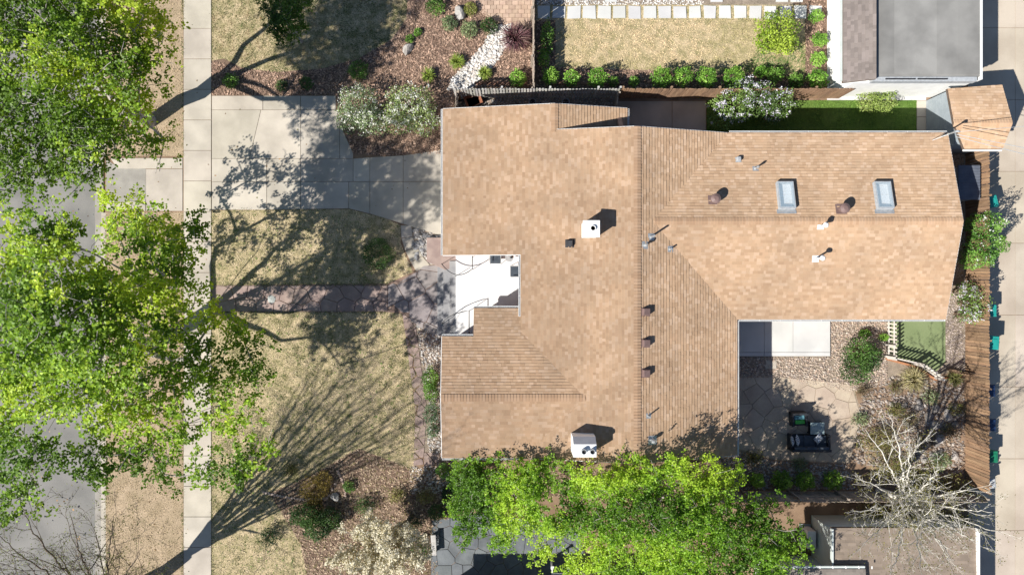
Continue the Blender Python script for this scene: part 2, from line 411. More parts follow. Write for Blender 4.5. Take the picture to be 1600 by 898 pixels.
# ------------------------------------------------------------------ plants
def leaf_quads(C, size, rg, up=.75, aspect=.72):
    n = len(C); nr = rg.normal(0, 1, (n, 3)); nr /= np.linalg.norm(nr, axis=1)[:, None]; nr = nr*(1-up)+np.array([0, 0, up]); nr /= np.linalg.norm(nr, axis=1)[:, None]
    t = rg.normal(0, 1, (n, 3)); t -= nr*(t*nr).sum(1)[:, None]; t /= np.linalg.norm(t, axis=1)[:, None]; b = np.cross(nr, t)
    s = size[:, None]; f = nr*s*.12
    return np.stack([C-t*s*.5, C+b*s*.5*aspect-t*s*.08+f, C+t*s*.5, C-b*s*.5*aspect-t*s*.08+f], 1)
def leafcolors(C, cols, rg, patch=.5, seed=0, jit=.22):
    cols = np.array(cols); f = vnoise(C[:, 0]+C[:, 2]*.7, C[:, 1]-C[:, 2]*.4, patch, seed)
    f = np.clip((f-.5)*1.9+.5+rg.normal(0, .22, len(C)), 0, .999)*(len(cols)-1)
    i = f.astype(int); w = (f-i)[:, None]; c = cols[i]*(1-w)+cols[np.minimum(i+1, len(cols)-1)]*w
    return c*(1+rg.normal(0, jit, len(C)))[:, None].clip(.5, 1.6)
class Skel:
    def __init__(s, base, top, n, rg, lean=.12):
        s.p = []; s.par = []; s.rg = rg; base = np.array(base); top = np.array(top); prev = -1
        for i in range(n+1):
            q = base+(top-base)*i/n
            if 0 < i < n: q = q+np.append(rg.normal(0, lean, 2), 0)
            s.p.append(q); s.par.append(prev); prev = len(s.p)-1
        s.trunk = n+1; s.tips = []
    def grow(s, t, step=.7, wob=.12, minz=1.5, arch=.18):
        A = np.array(s.p); d = np.linalg.norm(A-t, axis=1)
        pen = np.where(A[:, 2] > t[2]+.3, 1.5*(A[:, 2]-t[2]), 0)+np.where(A[:, 2] < minz, 50, 0)
        hd = np.linalg.norm(A[:, :2]-t[:2], axis=1); pen = pen+np.maximum(0, hd*.45-(t[2]-A[:, 2]))*.6
        i = int(np.argmin(d+pen)); a = A[i]; L = d[i]; n = max(1, int(L/step)); prev = i
        for k in range(1, n+1):
            f = k/n; q = a+(t-a)*f
            if k < n:
                q = q+s.rg.normal(0, wob*min(1, L*.35), 3)+np.array([0, 0, arch*L*f*(1-f)])
            s.p.append(q); s.par.append(prev); prev = len(s.p)-1
        s.tips.append(prev); return prev
    def tubes(s, mb, trunk_r, tip=.012, ex=2.3, cap=.5, decay=.22, maxsides=8):
        n = len(s.p); w = np.zeros(n); kids = [0]*n
        for i in range(n):
            if s.par[i] >= 0: kids[s.par[i]] += 1
        for i in range(n-1, -1, -1):
            if kids[i] == 0: w[i] += tip**ex
            if s.par[i] >= 0: w[s.par[i]] += w[i]
        r = w**(1/ex); pw = math.log(trunk_r/tip)/max(math.log(r[0]/tip), .1)
        r = np.maximum(tip*(np.maximum(r, tip)/tip)**pw, tip*.6)
        dist = np.zeros(n)
        for i in range(n):
            if i >= s.trunk:
                dist[i] = dist[s.par[i]]+np.linalg.norm(s.p[i]-s.p[s.par[i]]); r[i] = min(r[i], max(trunk_r*cap*math.exp(-dist[i]*decay), tip))
        done = [False]*n; order = sorted(range(n), key=lambda i: -r[i])
        ch = [[] for _ in range(n)]
        for i in range(n):
            if s.par[i] >= 0: ch[s.par[i]].append(i)
        starts = [0]
        while starts:
            i = starts.pop(); path = [i] if s.par[i] < 0 else [s.par[i], i]
            cur = i
            while ch[cur]:
                c = max(ch[cur], key=lambda j: r[j])
                for o in ch[cur]:
                    if o != c: starts.append(o)
                path.append(c); cur = c
            rr = [r[j] for j in path]
            if s.par[i] >= 0: rr[0] = min(rr[0], rr[1]*1.35)
            mb.tube([s.p[j] for j in path], rr, maxsides if max(rr) > .08 else (5 if max(rr) > .03 else 4), False)
def tree(name, label, base, blobs, cols, trunk_r=.25, fork=3.0, clump_d=7.0, leaves=38, lsize=(.10, .18), spread=.33, bark=None,
         seed=1, cat='tree', group=None, flat=.62, tip=.012, ex=2.2, lm=None, wob=.14, petals=None, lean=.1, skip=0.0, twigs=0, mid=None, jit=.22, limbs=5, cap=.5, decay=.22):
    """blobs: (px, py, height, radius) volumes of the crown, each at its own place in space"""
    rg = np.random.default_rng(seed); b = P(*base); root = thing(name, label, cat, b, group=group)
    pts = []
    for (x, y, h, r) in blobs:
        c = np.array(P(x, y, h)); n = max(3, int(clump_d*r*r*(.7+.3*r)))
        u = rg.normal(0, 1, (n, 3)); u /= np.linalg.norm(u, axis=1)[:, None]; u *= (rg.random(n)**.42)[:, None]
        pts.append(c+u*np.array([r, r, r*flat]))
    pts = np.concatenate(pts); cen = pts.mean(0)
    top = np.array(mid if mid is not None else [b.x+(cen[0]-b.x)*.18, b.y+(cen[1]-b.y)*.18, fork])
    sk = Skel((b.x, b.y, -.1), top, max(3, int(fork/.8)), rg, lean)
    bl = np.array([np.array(P(x, y, h)) for x, y, h, r in blobs]); bl = bl[np.argsort(np.linalg.norm(bl-top, axis=1))]
    dirs = bl-top; dirs = dirs/np.linalg.norm(dirs, axis=1)[:, None]; pick = [len(bl)-1]
    while len(pick) < min(limbs, len(bl)):      # spread main limbs evenly
        dd = np.min([np.linalg.norm(dirs-dirs[j], axis=1) for j in pick], axis=0); pick.append(int(np.argmax(dd)))
    for j in pick:
        t = top+(bl[j]-top)*.55-np.array([0, 0, .3]); L = np.linalg.norm(t-top); n = max(2, int(L/.8)); prev = sk.trunk-1; off = rg.normal(0, .05*L, 3)
        for k in range(1, n+1):
            f = k/n; q = top+(t-top)*f+off*math.sin(f*3.14)+np.array([0, 0, .12*L*f*(1-f)])+(rg.normal(0, .05, 3) if k < n else 0)
            sk.p.append(q); sk.par.append(prev); prev = len(sk.p)-1
    for c in bl: sk.grow(c-np.array([0, 0, .4]), .9, wob*.6, fork*.7)
    od = np.argsort(np.linalg.norm(pts-top, axis=1))
    for i in od: sk.grow(pts[i], .5, wob*.6, fork*.7)
    for k in range(twigs):
        i = rg.integers(len(pts)); v = rg.normal(0, .55, 3)+np.array([0, 0, .35]); sk.grow(pts[i]+v, .3, wob*.5, fork*.7)
    mb = MB(); sk.tubes(mb, trunk_r, tip, ex, cap, decay); mb.v = [(v[0]-b.x, v[1]-b.y, v[2]) for v in mb.v]
    tr = mb.build('trunk', bark or M_bark, root, smooth=True)
    keep = rg.random(len(pts)) >= skip; Q = pts[keep]
    ns = max(1, int(leaves/13)); sub = np.repeat(Q, ns, 0); sub = sub+rg.normal(0, spread, sub.shape)*np.array([1, 1, .75])
    m = np.maximum(1, (13*rg.uniform(.4, 1.6, len(sub)))).astype(int); C = np.repeat(sub, m, 0)
    C = C+rg.normal(0, max(.05, spread*.36), C.shape)*np.array([1, 1, .6])
    # leaves also along the outer twigs
    V = leaf_quads(C, rg.uniform(*lsize, len(C)), rg, .68); c = leafcolors(C, cols, rg, .55, seed, jit)
    V = V-np.array([b.x, b.y, 0])
    npmesh('crown', V, 4, c, lm or M_leaf, root)
    if petals:
        n, pc, ps = petals; i = rg.integers(0, len(Q), n); C = Q[i]+rg.normal(0, spread*1.05, (n, 3))+np.array([0, 0, .08])
        V = leaf_quads(C, rg.uniform(*ps, n), rg, .6, .9)-np.array([b.x, b.y, 0])
        npmesh('blossom', V, 4, np.array(pc)*rg.uniform(.8, 1.15, (n, 1)), M_petal, root)
    return root
def shrub(name, label, blobs, cols, n=500, lsize=(.06, .11), seed=1, cat='shrub', group=None, up=.5, petals=None, shell=.5, lm=None, stems=9, stemm=None, lump=.16):
    """blobs: (px, py, rx, ry, height) seen positions of the crown; leaves fill an uneven dome resting on the ground"""
    rg = np.random.default_rng(seed); x0, y0, rx0, ry0, h0 = blobs[0]; b = P(x0, y0, h0*.55); b = Vector((b.x, b.y, 0))
    root = thing(name, label, cat, b, group=group); CC = []; NN = []; mb = MB()
    A = sum(bb[2]*bb[3] for bb in blobs); n = int(n*1.5); cols = [tuple(v*1.2 for v in c_) for c_ in cols]
    for (x, y, rx, ry, h) in blobs:
        c = P(x, y, h*.55); k = max(20, int(n*rx*ry/A)); u = rg.normal(0, 1, (k, 3)); u[:, 2] = np.abs(u[:, 2])*1.0-.25
        u /= np.linalg.norm(u, axis=1)[:, None]; o = rg.random(4)*9
        lumpf = 1+lump*np.sin(5*u[:, 0]+o[0])*np.sin(5*u[:, 1]+o[1])+lump*np.sin(9*u[:, 2]+7*u[:, 0]+o[2])*np.cos(8*u[:, 1]+o[3])
        rad = (1-(1-shell)*rg.random(k)**1.6)*lumpf
        q = u*rad[:, None]*np.array([rx, ry, h*.6])+np.array([c.x, c.y, h*.42]); q[:, 2] = np.maximum(q[:, 2], .04)
        CC.append(q); NN.append(u)
        for _ in range(stems):
            j = rg.integers(k); e = q[j]; bx = np.array([c.x, c.y, 0])+np.append(rg.normal(0, .08, 2), 0)
            mb.tube([bx-np.array([b.x, b.y, 0]), (bx*.45+e*.55)+np.array([0, 0, .1])-np.array([b.x, b.y, 0]), e-np.array([b.x, b.y, 0])], [.02, .013, .006], 4, False)
    C = np.concatenate(CC); c = leafcolors(C, cols, rg, 1.6, seed)
    V = leaf_quads(C, rg.uniform(*lsize, len(C)), rg, up)-np.array([b.x, b.y, 0])
    mb.build('stem', stemm or M_stem, root, smooth=True)
    npmesh('foliage', V, 4, c, lm or M_leafd, root)
    if petals:
        m, pc, ps, cl = petals; ctr = C[rg.integers(0, len(C), max(1, m//cl))]; ctr = ctr[ctr[:, 2] > np.median(C[:, 2])*.7]
        i = rg.integers(0, len(ctr), m); q = ctr[i]+rg.normal(0, .055, (m, 3))+np.array([0, 0, .05])
        pcs = np.array(pc); cc = pcs[rg.integers(0, len(pcs), m)]*rg.uniform(.85, 1.1, (m, 1))
        npmesh('blossom', leaf_quads(q, rg.uniform(*ps, m), rg, .5, .95)-np.array([b.x, b.y, 0]), 4, cc, M_petal, root)
    return root
def tuft(name, label, px, py, r, h, cols, n=160, seed=1, cat='grass tuft', group=None, w=.025):
    rg = np.random.default_rng(seed); b = P(px, py, h*.4); b = Vector((b.x, b.y, 0)); root = tag(None or link(name, None), label, cat, group) if False else None
    th = rg.uniform(0, 2*np.pi, n); o = rg.random(n)**.6*r; hh = rg.uniform(.5, 1, n)*h
    base = np.stack([np.cos(th)*o*.2, np.sin(th)*o*.2, np.zeros(n)], 1); midp = np.stack([np.cos(th)*o*.6, np.sin(th)*o*.6, hh*.85], 1)
    tip = np.stack([np.cos(th)*o*1.1, np.sin(th)*o*1.1, hh*rg.uniform(.6, 1.1, n)], 1); s = np.stack([-np.sin(th), np.cos(th), np.zeros(n)], 1)*w/2
    V = np.concatenate([np.stack([base-s, base+s, midp+s, midp-s], 1), np.stack([midp-s, midp+s, tip+s*.15, tip-s*.15], 1)])
    c = np.array(cols)[rg.integers(0, len(cols), n)]*rg.uniform(.75, 1.2, (n, 1)); c = np.concatenate([c, c])
    o = npmesh(name, V, 4, c, M_leafd); o.location = b; return tag(o, label, cat, group)
def ordinal(i): return ['first', 'second', 'third', 'fourth', 'fifth', 'sixth', 'seventh', 'eighth', 'ninth', 'tenth', 'eleventh', 'twelfth'][i]
def board_fence(name, label, pts, h, m, bw=.14, gap=.012, picket=0.0, cat='fence', rails=True, post_d=2.4, colv=.22, railside=1, thick=.02, railm=None, base=.03):
    """pts: ground pixels of the fence line; every board is a piece of its own"""
    pts = [P(x, y) for x, y in pts]; root = thing(name, label, cat, pts[0]); meshes = []
    for k in range(7):
        mb = MB(); v = 1+random.uniform(-colv, colv); hh = h*(1+random.uniform(-.004, .004))
        x = bw/2; y = thick/2; c = (v, v*random.uniform(.95, 1.02), v*random.uniform(.9, 1.02))
        ear = min(.03, bw*.25)
        pr = [(-x, base), (x, base), (x, hh-ear), (x-ear, hh), (-x+ear, hh), (-x, hh-ear)]
        vs = [(a, -y, z) for a, z in pr]+[(a, y, z) for a, z in pr]
        mb.add(vs, [tuple(range(6)), tuple(range(11, 5, -1))]+[(j, i, 6+i, 6+j) for i in range(6) for j in [(i+1) % 6]], c); meshes.append(mb.mesh('board'))
    for a, b in zip(pts, pts[1:]):
        d = b-a; L = d.length; ang = math.atan2(d.y, d.x); d = d.normalized(); nrm = Vector((-d.y, d.x, 0))*railside
        n = max(1, int(L/(bw+gap)))
        for i in range(n):
            o = link('board', random.choice(meshes), root, m); p = a+d*((i+.5)*L/n)-pts[0]
            o.location = p+nrm*random.uniform(-.004, .004); o.rotation_euler = (random.uniform(-.012, .012), random.uniform(-.012, .012), ang+random.uniform(-.02, .02))
        if rails:
            for z in ((.25, h*.55, h-.22) if h > 1.4 else (.22, h-.2)):
                mb = MB(); mb.box((a+b)/2-pts[0]+nrm*(thick/2+.022)+Vector((0, 0, z)), (L, .035, .085), ang, col=W1); mb.build('rail', railm or m, root)
            for i in range(int(L/post_d)+2):
                p = a+d*min(L, i*post_d); mb = MB(); mb.box(p-pts[0]+nrm*(thick/2+.09)+Vector((0, 0, h*.49)), (.09, .09, h*.98), ang, col=W1); mb.build('post', railm or m, root)
    return root

def branchy_tree(name, label, base, fork, targets, cols, trunk_r, bark, seed=1, cat='tree', levels=3, side=7, leaves=6, lsize=(.03, .065), tip=.007, spread=.12, petals=None, lift=.35, ratio=.5, lean=None):
    """open crown: limbs sweep in smooth arcs to their targets and fork into finer and finer shoots"""
    rg = np.random.default_rng(seed); b = P(*base); root = thing(name, label, cat, b); mb = MB(); O = np.array([b.x, b.y, 0]); ends = []
    top = np.array(lean) if lean is not None else np.array([b.x, b.y, fork])
    def shoot(pos, d, L, r, lev, target=None):
        n = max(3, int(L/.28)); pts = [pos]; d = d/np.linalg.norm(d); p = pos; bend = rg.normal(0, .10, 3)
        if target is not None:
            c = pos+d*L*.5
            pts = [pos*(1-t)**2+c*2*t*(1-t)+target*t*t+rg.normal(0, .03, 3)*(t > 0)*min(1, L/3) for t in np.linspace(0, 1, n+1)]
        else:
            for i in range(n):
                d = d+bend*.5+rg.normal(0, .10, 3)+np.array([0, 0, .05]); d = d/np.linalg.norm(d); p = p+d*L/n; pts.append(p)
        rad = [max(tip*.7, r*(1-i/n)**.8*.9+r*.1 if lev < levels else r*(1-.6*i/n)) for i in range(n+1)]
        mb.tube([q-O for q in pts], rad, 8 if r > .07 else (5 if r > .025 else 3), False)
        if lev >= 2: ends.extend(pts[len(pts)//3:])
        if lev >= levels: return
        k = max(2, int(side*(1 if lev == 0 else .75)*min(1.6, .5+L/4))); az = rg.uniform(0, 6.28)
        for j in range(k):
            f = .22+.76*(j+rg.random()*.8)/k; i = min(n-1, int(f*n)); t = pts[i+1]-pts[i]; t = t/np.linalg.norm(t)
            az += 2.4; u = np.cross(t, [0, 0, 1.0]); u = u/max(np.linalg.norm(u), 1e-5); v = np.cross(t, u); ang = rg.uniform(.45, .95)
            nd = t*math.cos(ang)+(u*math.cos(az)+v*math.sin(az)*.7)*math.sin(ang)+np.array([0, 0, .12])
            shoot(pts[i], nd, L*ratio*rg.uniform(.6, 1.2)*(1.15-.55*f), max(tip, rad[i]*rg.uniform(.45, .65)), lev+1)
    mid = (O+top)/2+np.append(rg.normal(0, .06, 2), 0)
    mb.tube([O*0+np.array([0, 0, -.1]), mid-O, top-O], [trunk_r*1.15, trunk_r*.95, trunk_r*.85], 10, False)
    for x, y, h, w in targets:
        t = np.array(P(x, y, h)); L = np.linalg.norm(t-top); d = (t-top)/L+np.array([0, 0, lift]); shoot(top-np.array([0, 0, rg.uniform(0, .35)]), d, L, trunk_r*w, 0, t)
    mb.build('trunk', bark, root, smooth=True)
    E = np.array(ends); C = np.repeat(E, leaves, 0); C = C+rg.normal(0, spread, C.shape); C = C[rg.random(len(C)) < .55]
    npmesh('crown', leaf_quads(C, rg.uniform(*lsize, len(C)), rg, .5)-O, 4, leafcolors(C, cols, rg, .6, seed), M_leaf, root)
    if petals:
        n, pc, ps = petals; C = E[rg.integers(0, len(E), n)]+rg.normal(0, .05, (n, 3)); npmesh('blossom', leaf_quads(C, rg.uniform(*ps, n), rg, .55, .9)-O, 4, np.array(pc)*rg.uniform(.75, 1.15, (n, 1)), M_petal, root)
    return root
# ------------------------------------------------------------------ SETTING
mb = MB(); mb.add([(-900, -900, -.2), (900, -900, -.2), (900, 900, -.2), (-900, 900, -.2)], [(0, 1, 2, 3)]); tag(mb.build('ground', M_straw2), kind='structure')
sheet('street', [(-700, -900), (150, -900), (150, 1800), (-700, 1800)], -.15, M_asphalt)
sheet('street_gutter', [(146, -900), (159, -900), (159, 1800), (146, 1800)], -.138, M_gutterpan)
mb = MB(); mb.prism([P(x, y) for x, y in [(164, -900), (1900, -900), (1900, 1800), (164, 1800)]], -.19, 0.0); tag(mb.build('yard', M_earth), kind='structure')
krb = thing('kerb', None, None); krb['kind'] = 'structure'
for y0, y1 in [(-900, 242), (332, 1800)]:
    n = max(1, int((y1-y0)/110))
    for i in range(n):
        a = y0+(y1-y0)*i/n; b_ = y0+(y1-y0)*(i+1)/n
        if b_ < -60 or a > 960: continue
        slabs(krb, [[P(x, y).to_2d() for x, y in ((158, a), (165.5, a), (165.5, b_), (158, b_))]], .006, M_gutterpan if False else M_concrete, .006, .18, 'kerb_stone')
# tree lawn (dry, patchy) on both sides of the drive
TL = [[(165, -80), (286, -80), (286, 244), (165, 244)], [(165, 332), (286, 332), (286, 980), (165, 980)]]
for p in TL: sheet('tree_lawn', p, .004, M_straw2)
# pavement
sw = sheet('pavement', [(286, -300), (331, -300), (331, 1200), (286, 1200)], .002, M_earth)
cells = []
y = 45-47.6*4
while y < 960:
    cells.append(pxs([(287, y), (330.5, y), (330.5, y+47.6), (287, y+47.6)])); y += 47.6
slabs(sw, cells, .03, M_concrete, .008, .06, var=.07, tilt=.004)
# drive: apron and slabs
dr = sheet('driveway', [(165, 246), (286, 246), (286, 330), (165, 330)], .002, M_earth)
sheet('driveway_bed', [(331, 149), (525, 149), (530, 190), (553, 240), (600, 243), (700, 233), (705, 372), (640, 354), (545, 326), (331, 329)], .003, M_earth)
slabs(dr, [pxs(c) for c in [[(228, 264), (286, 264), (286, 330), (228, 330)], [(172, 247), (286, 247), (286, 264), (184, 264)], [(166, 318), (228, 312), (228, 330), (166, 330)]]], .028, M_concrete, .012, .05)
sheet('apron_patch', [(166, 249), (176, 256), (190, 262), (228, 264), (228, 312), (205, 316), (166, 319)], .012, M_gutterpan)
DRV = [[(331, 150), (411, 150), (411, 172), (331, 172)], [(331, 172), (408, 172), (390, 248), (331, 248)], [(411, 150), (470, 150), (470, 172), (411, 172)], [(470, 150), (525, 150), (525, 172), (470, 172)],
       [(408, 172), (470, 172), (470, 248), (390, 248)], [(470, 172), (526, 172), (531, 193), (531, 248), (470, 248)], [(531, 193), (552, 240), (552, 248), (531, 248)],
       [(331, 248), (417, 248), (417, 284), (331, 284)], [(417, 248), (470, 248), (470, 284), (417, 284)], [(470, 248), (552, 248), (552, 284), (470, 284)], [(552, 248), (578, 246), (578, 284), (552, 284)],
       [(578, 246), (630, 243), (630, 284), (578, 284)], [(630, 243), (700, 233), (700, 284), (630, 284)],
       [(331, 284), (417, 284), (417, 328), (331, 328)], [(417, 284), (470, 284), (470, 327), (417, 328)], [(470, 284), (545, 284), (545, 326), (470, 327)], [(545, 284), (578, 284), (578, 334), (545, 326)],
       [(578, 284), (630, 284), (630, 350), (578, 334)], [(630, 284), (700, 284), (700, 372), (630, 350)]]
slabs(dr, [pxs(c) for c in DRV], .03, M_concrete, .007, .05, var=.08, tilt=.003)
# front lawns
LN = [(331, 329), (545, 327), (600, 340), (626, 352), (626, 380), (638, 410), (645, 425), (605, 443), (345, 445), (331, 445)]
LS = [(331, 488), (600, 487), (628, 490), (640, 560), (648, 640), (650, 735), (560, 700), (480, 745), (420, 770), (331, 800)]
LSW = [(331, 800), (420, 770), (440, 800), (470, 850), (480, 900), (440, 960), (331, 960)]
sheet('north_front_lawn', LN, .004, M_straw); sheet('south_front_lawn', LS, .004, M_straw); sheet('corner_lawn', LSW, .004, M_straw)
sheet('shrub_border', [(420, 770), (480, 745), (560, 700), (650, 735), (690, 720), (700, 735), (1100, 735), (1100, 766), (760, 780), (700, 810), (675, 830), (690, 960), (440, 960), (480, 900), (470, 850), (440, 800)], .006, M_mulch)
# north side garden
sheet('north_garden_bed', [(331, -60), (833, -60), (833, 136), (712, 136), (700, 240), (600, 243), (553, 240), (530, 190), (525, 149), (331, 149)], .002, M_mulch)
LNN = [(331, -60), (640, -60), (635, 30), (612, 62), (560, 92), (500, 108), (430, 113), (380, 107), (350, 92), (331, 95)]
sheet('north_garden_lawn', LNN, .006, M_straw)
RIV = [(700, 140), (708, 120), (733, 96), (757, 68), (770, 40), (800, 38), (797, 62), (778, 95), (756, 118), (738, 138)]
sheet('white_pebble_bed', RIV, .008, mat('pale_gravel_bed', (.40, .37, .33), (.5, .46, .42), 4, .95, .6, 30))
# neighbour's back garden
LB = [(868, 30), (1190, 30), (1258, 60), (1258, 118), (1060, 110), (868, 104)]
sheet('neighbour_beds', [(837, -40), (1291, -40), (1291, 152), (837, 152)], .002, M_mulch)
sheet('neighbour_lawn', [(837, 8), (1258, 8), (1258, 118), (1060, 112), (868, 106), (868, 32), (837, 32)], .006, M_straw)
sheet('neighbour_gravel_strip', [(837, -30), (1240, -30), (1240, 8), (837, 8)], .008, M_gravel)
# side yards
sheet('side_gravel', [(712, 150), (962, 152), (962, 205), (705, 205)], .004, M_gravel)
sheet('side_pad_bed', [(962, 154), (1104, 154), (1104, 240), (962, 240)], .003, M_earth)
sp = thing('side_patio', None, None); sp['kind'] = 'structure'
slabs(sp, [pxs(c) for c in [[(966, 158), (1050, 158), (1050, 240), (966, 240)], [(1050, 158), (1103, 158), (1103, 240), (1050, 240)]]], .03, M_concrete, .01, .04)
GL = [(1104, 157), (1432, 157), (1432, 240), (1104, 240)]
sheet('green_side_lawn', GL, .004, M_green)
pw = thing('side_path', None, None); pw['kind'] = 'structure'
slabs(pw, [pxs([(1432, a), (1447, a), (1447, a+26), (1432, a+26)]) for a in (157, 183, 209)], .03, M_concrete, .008, .04)
wp = thing('garage_apron', None, None); wp['kind'] = 'structure'
slabs(wp, [pxs(c) for c in [[(1292, 128), (1370, 128), (1370, 157), (1292, 157)], [(1370, 128), (1447, 128), (1447, 157), (1370, 157)], [(1292, -40), (1320, -40), (1320, 128), (1292, 128)]]], .03, M_white_conc, .006, .04)
# alley
al = sheet('alley', [(1511, -900), (1770, -900), (1770, 1800), (1511, 1800)], .004, M_earth)
cells = []; y = -180
while y < 980:
    for x0, x1 in ((1512, 1586), (1586, 1660)): cells.append(pxs([(x0, y), (x1, y), (x1, y+112), (x0, y+112)]))
    y += 112
slabs(al, cells, .02, M_alley, .006, .03, var=.04)
# rear yard
sheet('rear_gravel', [(1104, 483), (1508, 483), (1508, 640), (1330, 640), (1104, 600)], .003, M_gravel)
sheet('rear_fence_strip', [(1410, 236), (1508, 236), (1508, 483), (1410, 483)], .003, M_gravel)
sheet('rear_rock_bed', [(1104, 600), (1330, 600), (1508, 580), (1508, 768), (1104, 768)], .004, M_earth)
TF = [(1390, 490), (1477, 490), (1477, 566), (1458, 584), (1430, 566), (1390, 557)]
sheet('artificial_turf', TF, .012, M_turf)
rp_ = thing('rear_patio_slab', None, None); rp_['kind'] = 'structure'
slabs(rp_, [pxs(c) for c in [[(1118, 490), (1193, 490), (1193, 550), (1118, 550)], [(1193, 490), (1238, 490), (1238, 550), (1193, 550)], [(1238, 490), (1296, 490), (1296, 550), (1238, 550)], [(1118, 550), (1193, 550), (1193, 556), (1118, 556)], [(1193, 550), (1296, 550), (1296, 556), (1193, 556)]]], .10, M_white_conc, .006, .1, var=.02)
slabs(rp_, [pxs([(1196, 563), (1213, 563), (1213, 576), (1196, 576)])], .04, M_concrete, .004, .04, name='step_stone')
# flagstone paving
def flagging(name, poly, d, z, m, gap=.014, var=.12, jit=.33, thick=.05, tilt=.006):
    r = thing(name, None, None); r['kind'] = 'structure'; pp = [tuple(p) for p in pxs(poly)]
    slabs(r, voronoi(pp, seeds_in(pp, d, jit)), z, m, gap, thick, 'flagstone', var, tilt); return r
sheet('walk_bed', [(331, 445), (605, 444), (650, 424), (668, 414), (716, 414), (716, 535), (680, 520), (625, 488), (331, 488)], .005, mat('sandy_joint', (.22, .15, .12), (.28, .2, .16), 4, .95, .5, 50))
flagging('flagstone_walk', [(331, 446), (606, 446), (606, 486.5), (331, 486.5)], .85, .03, M_sandstone)
flagging('entry_landing', [(606, 446), (640, 430), (662, 415), (686, 414), (686, 527), (660, 515), (628, 488), (606, 486.5)], 1.1, .03, mat('mauve_paving', (.25, .22, .22), (.32, .285, .28), 1.8, .85, .3, 50, attr=True, fine=.2))
flagging('side_flagstones', [(628, 490), (648, 492), (668, 640), (662, 726), (645, 728), (648, 640)], .62, .025, M_sandstone, .03)
flagging('wing_flagstones', [(662, 706), (730, 706), (730, 732), (662, 730)], .7, .025, M_sandstone, .02)
sheet('rear_patio_bed', [(1112, 588), (1215, 586), (1332, 598), (1347, 650), (1327, 724), (1210, 718), (1112, 692)], .01, mat('sand_joint', (.30, .24, .18), (.36, .29, .22), 4, .95, .4, 50))
flagging('rear_flagstones', [(1114, 590), (1215, 588), (1330, 600), (1345, 650), (1325, 722), (1210, 716), (1114, 690)], .95, .03, M_flag, .009, .07)
flagging('south_paving', [(675, 812), (760, 800), (905, 826), (930, 960), (672, 960)], .8, .03, M_shaded_paving, .008, .1)
cp = thing('curved_path', None, None); cp['kind'] = 'structure'
o1 = [(626, 352), (627, 372), (633, 392), (642, 410), (650, 424)]; i1 = [(643, 352), (645, 370), (652, 386), (660, 400), (672, 414)]
slabs(cp, [pxs([o1[i], i1[i], i1[i+1], o1[i+1]]) for i in range(4)], .032, M_concrete, .008, .04)
sheet('entry_rock_bed', [(643, 352), (700, 372), (700, 414), (672, 414), (660, 400), (652, 386), (645, 370)], .006, M_gravel)
sheet('front_gravel_bed', [(630, 490), (690, 525), (705, 530), (705, 706), (662, 706), (650, 700), (655, 600)], .003, M_gravel)
pv = thing('stepping_stone_path', None, None); pv['kind'] = 'structure'
for i in range(19):
    x = 839.5+23.65*i; j = lambda: random.uniform(-.8, .8); s_ = 20 if i < 10 else 18.5
    slabs(pv, [pxs([(x+j(), 10+j()), (x+s_+j(), 10+j()), (x+s_+j(), 29.5+j()), (x+j(), 29.5+j())])], .045, M_white_conc, .002, .04, 'paver', .05, .004)
for x in (1235, 1212, 945, 1110): slabs(pv, [pxs([(x, -20), (x+19, -20), (x+19, 4), (x, 4)])], .045, M_white_conc, .002, .04, 'paver')
bp_ = thing('brick_paver_pad', None, None); bp_['kind'] = 'structure'
pad = ccw([tuple(p) for p in pxs([(733, -20), (832, -20), (832, 45), (800, 42), (770, 34), (748, 18)])])
cells = []
for r in range(10):
    for c in range(12):
        x = 728+c*9.6+(4.8 if r % 2 else 0); y = -18+r*6.6
        q = clip_convex([tuple(p) for p in pxs([(x, y), (x, y+6.6), (x+9.6, y+6.6), (x+9.6, y)])], pad)
        if len(q) >= 3: cells.append(q)
slabs(bp_, cells, .03, M_brickpav, .004, .04, 'brick', .14)

# loose ground cover
ST1 = (.66, .55, .37); ST2 = (.15, .155, .055); GRN = (.085, .17, .03)
grass('dry_front_grass', 'straw coloured dry grass of the front lawns', [LN, LS, LSW], 620, ST1, ST2, seed=11, bias=-.02, psc=.6)
grass('dry_verge_grass', 'thin dry grass of the strip along the street', TL, 330, (.52, .40, .26), (.36, .29, .17), seed=12, bias=-.1)
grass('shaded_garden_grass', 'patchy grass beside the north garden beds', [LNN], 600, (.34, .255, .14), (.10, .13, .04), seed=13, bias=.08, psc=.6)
grass('neighbour_grass', 'straw coloured lawn behind the white stepping stones', [LB, [(837, 30), (868, 30), (868, 34), (837, 34)]], 650, (.68, .53, .33), (.42, .36, .18), seed=14,
      pfun=lambda x, y, f: f*.7+np.clip((x-9.8)/2.2, 0, 1)*.5+np.clip((11.9-y)/.6, 0, 1)*.5)
grass('bright_corner_grass', 'green grass at the corner of the neighbour lawn', [[(1165, 100), (1190, 75), (1240, 62), (1258, 70), (1258, 117), (1100, 112)]], 700, (.10, .20, .035), (.06, .15, .03), seed=15, hgt=.1)
grass('side_green_grass', 'lush green grass strip between house and wooden fence', [GL], 700, (.14, .24, .04), (.08, .17, .03), seed=16, hgt=.07)
grass('paver_joint_grass', 'grass growing between the white stepping stones', [[(837, 8), (1258, 8), (1258, 31), (837, 31)]], 350, (.34, .29, .13), (.13, .19, .05), seed=17, hgt=.05, pfun=lambda x, y, f: f*.6+np.clip((x-6)/8, 0, 1)*.5)
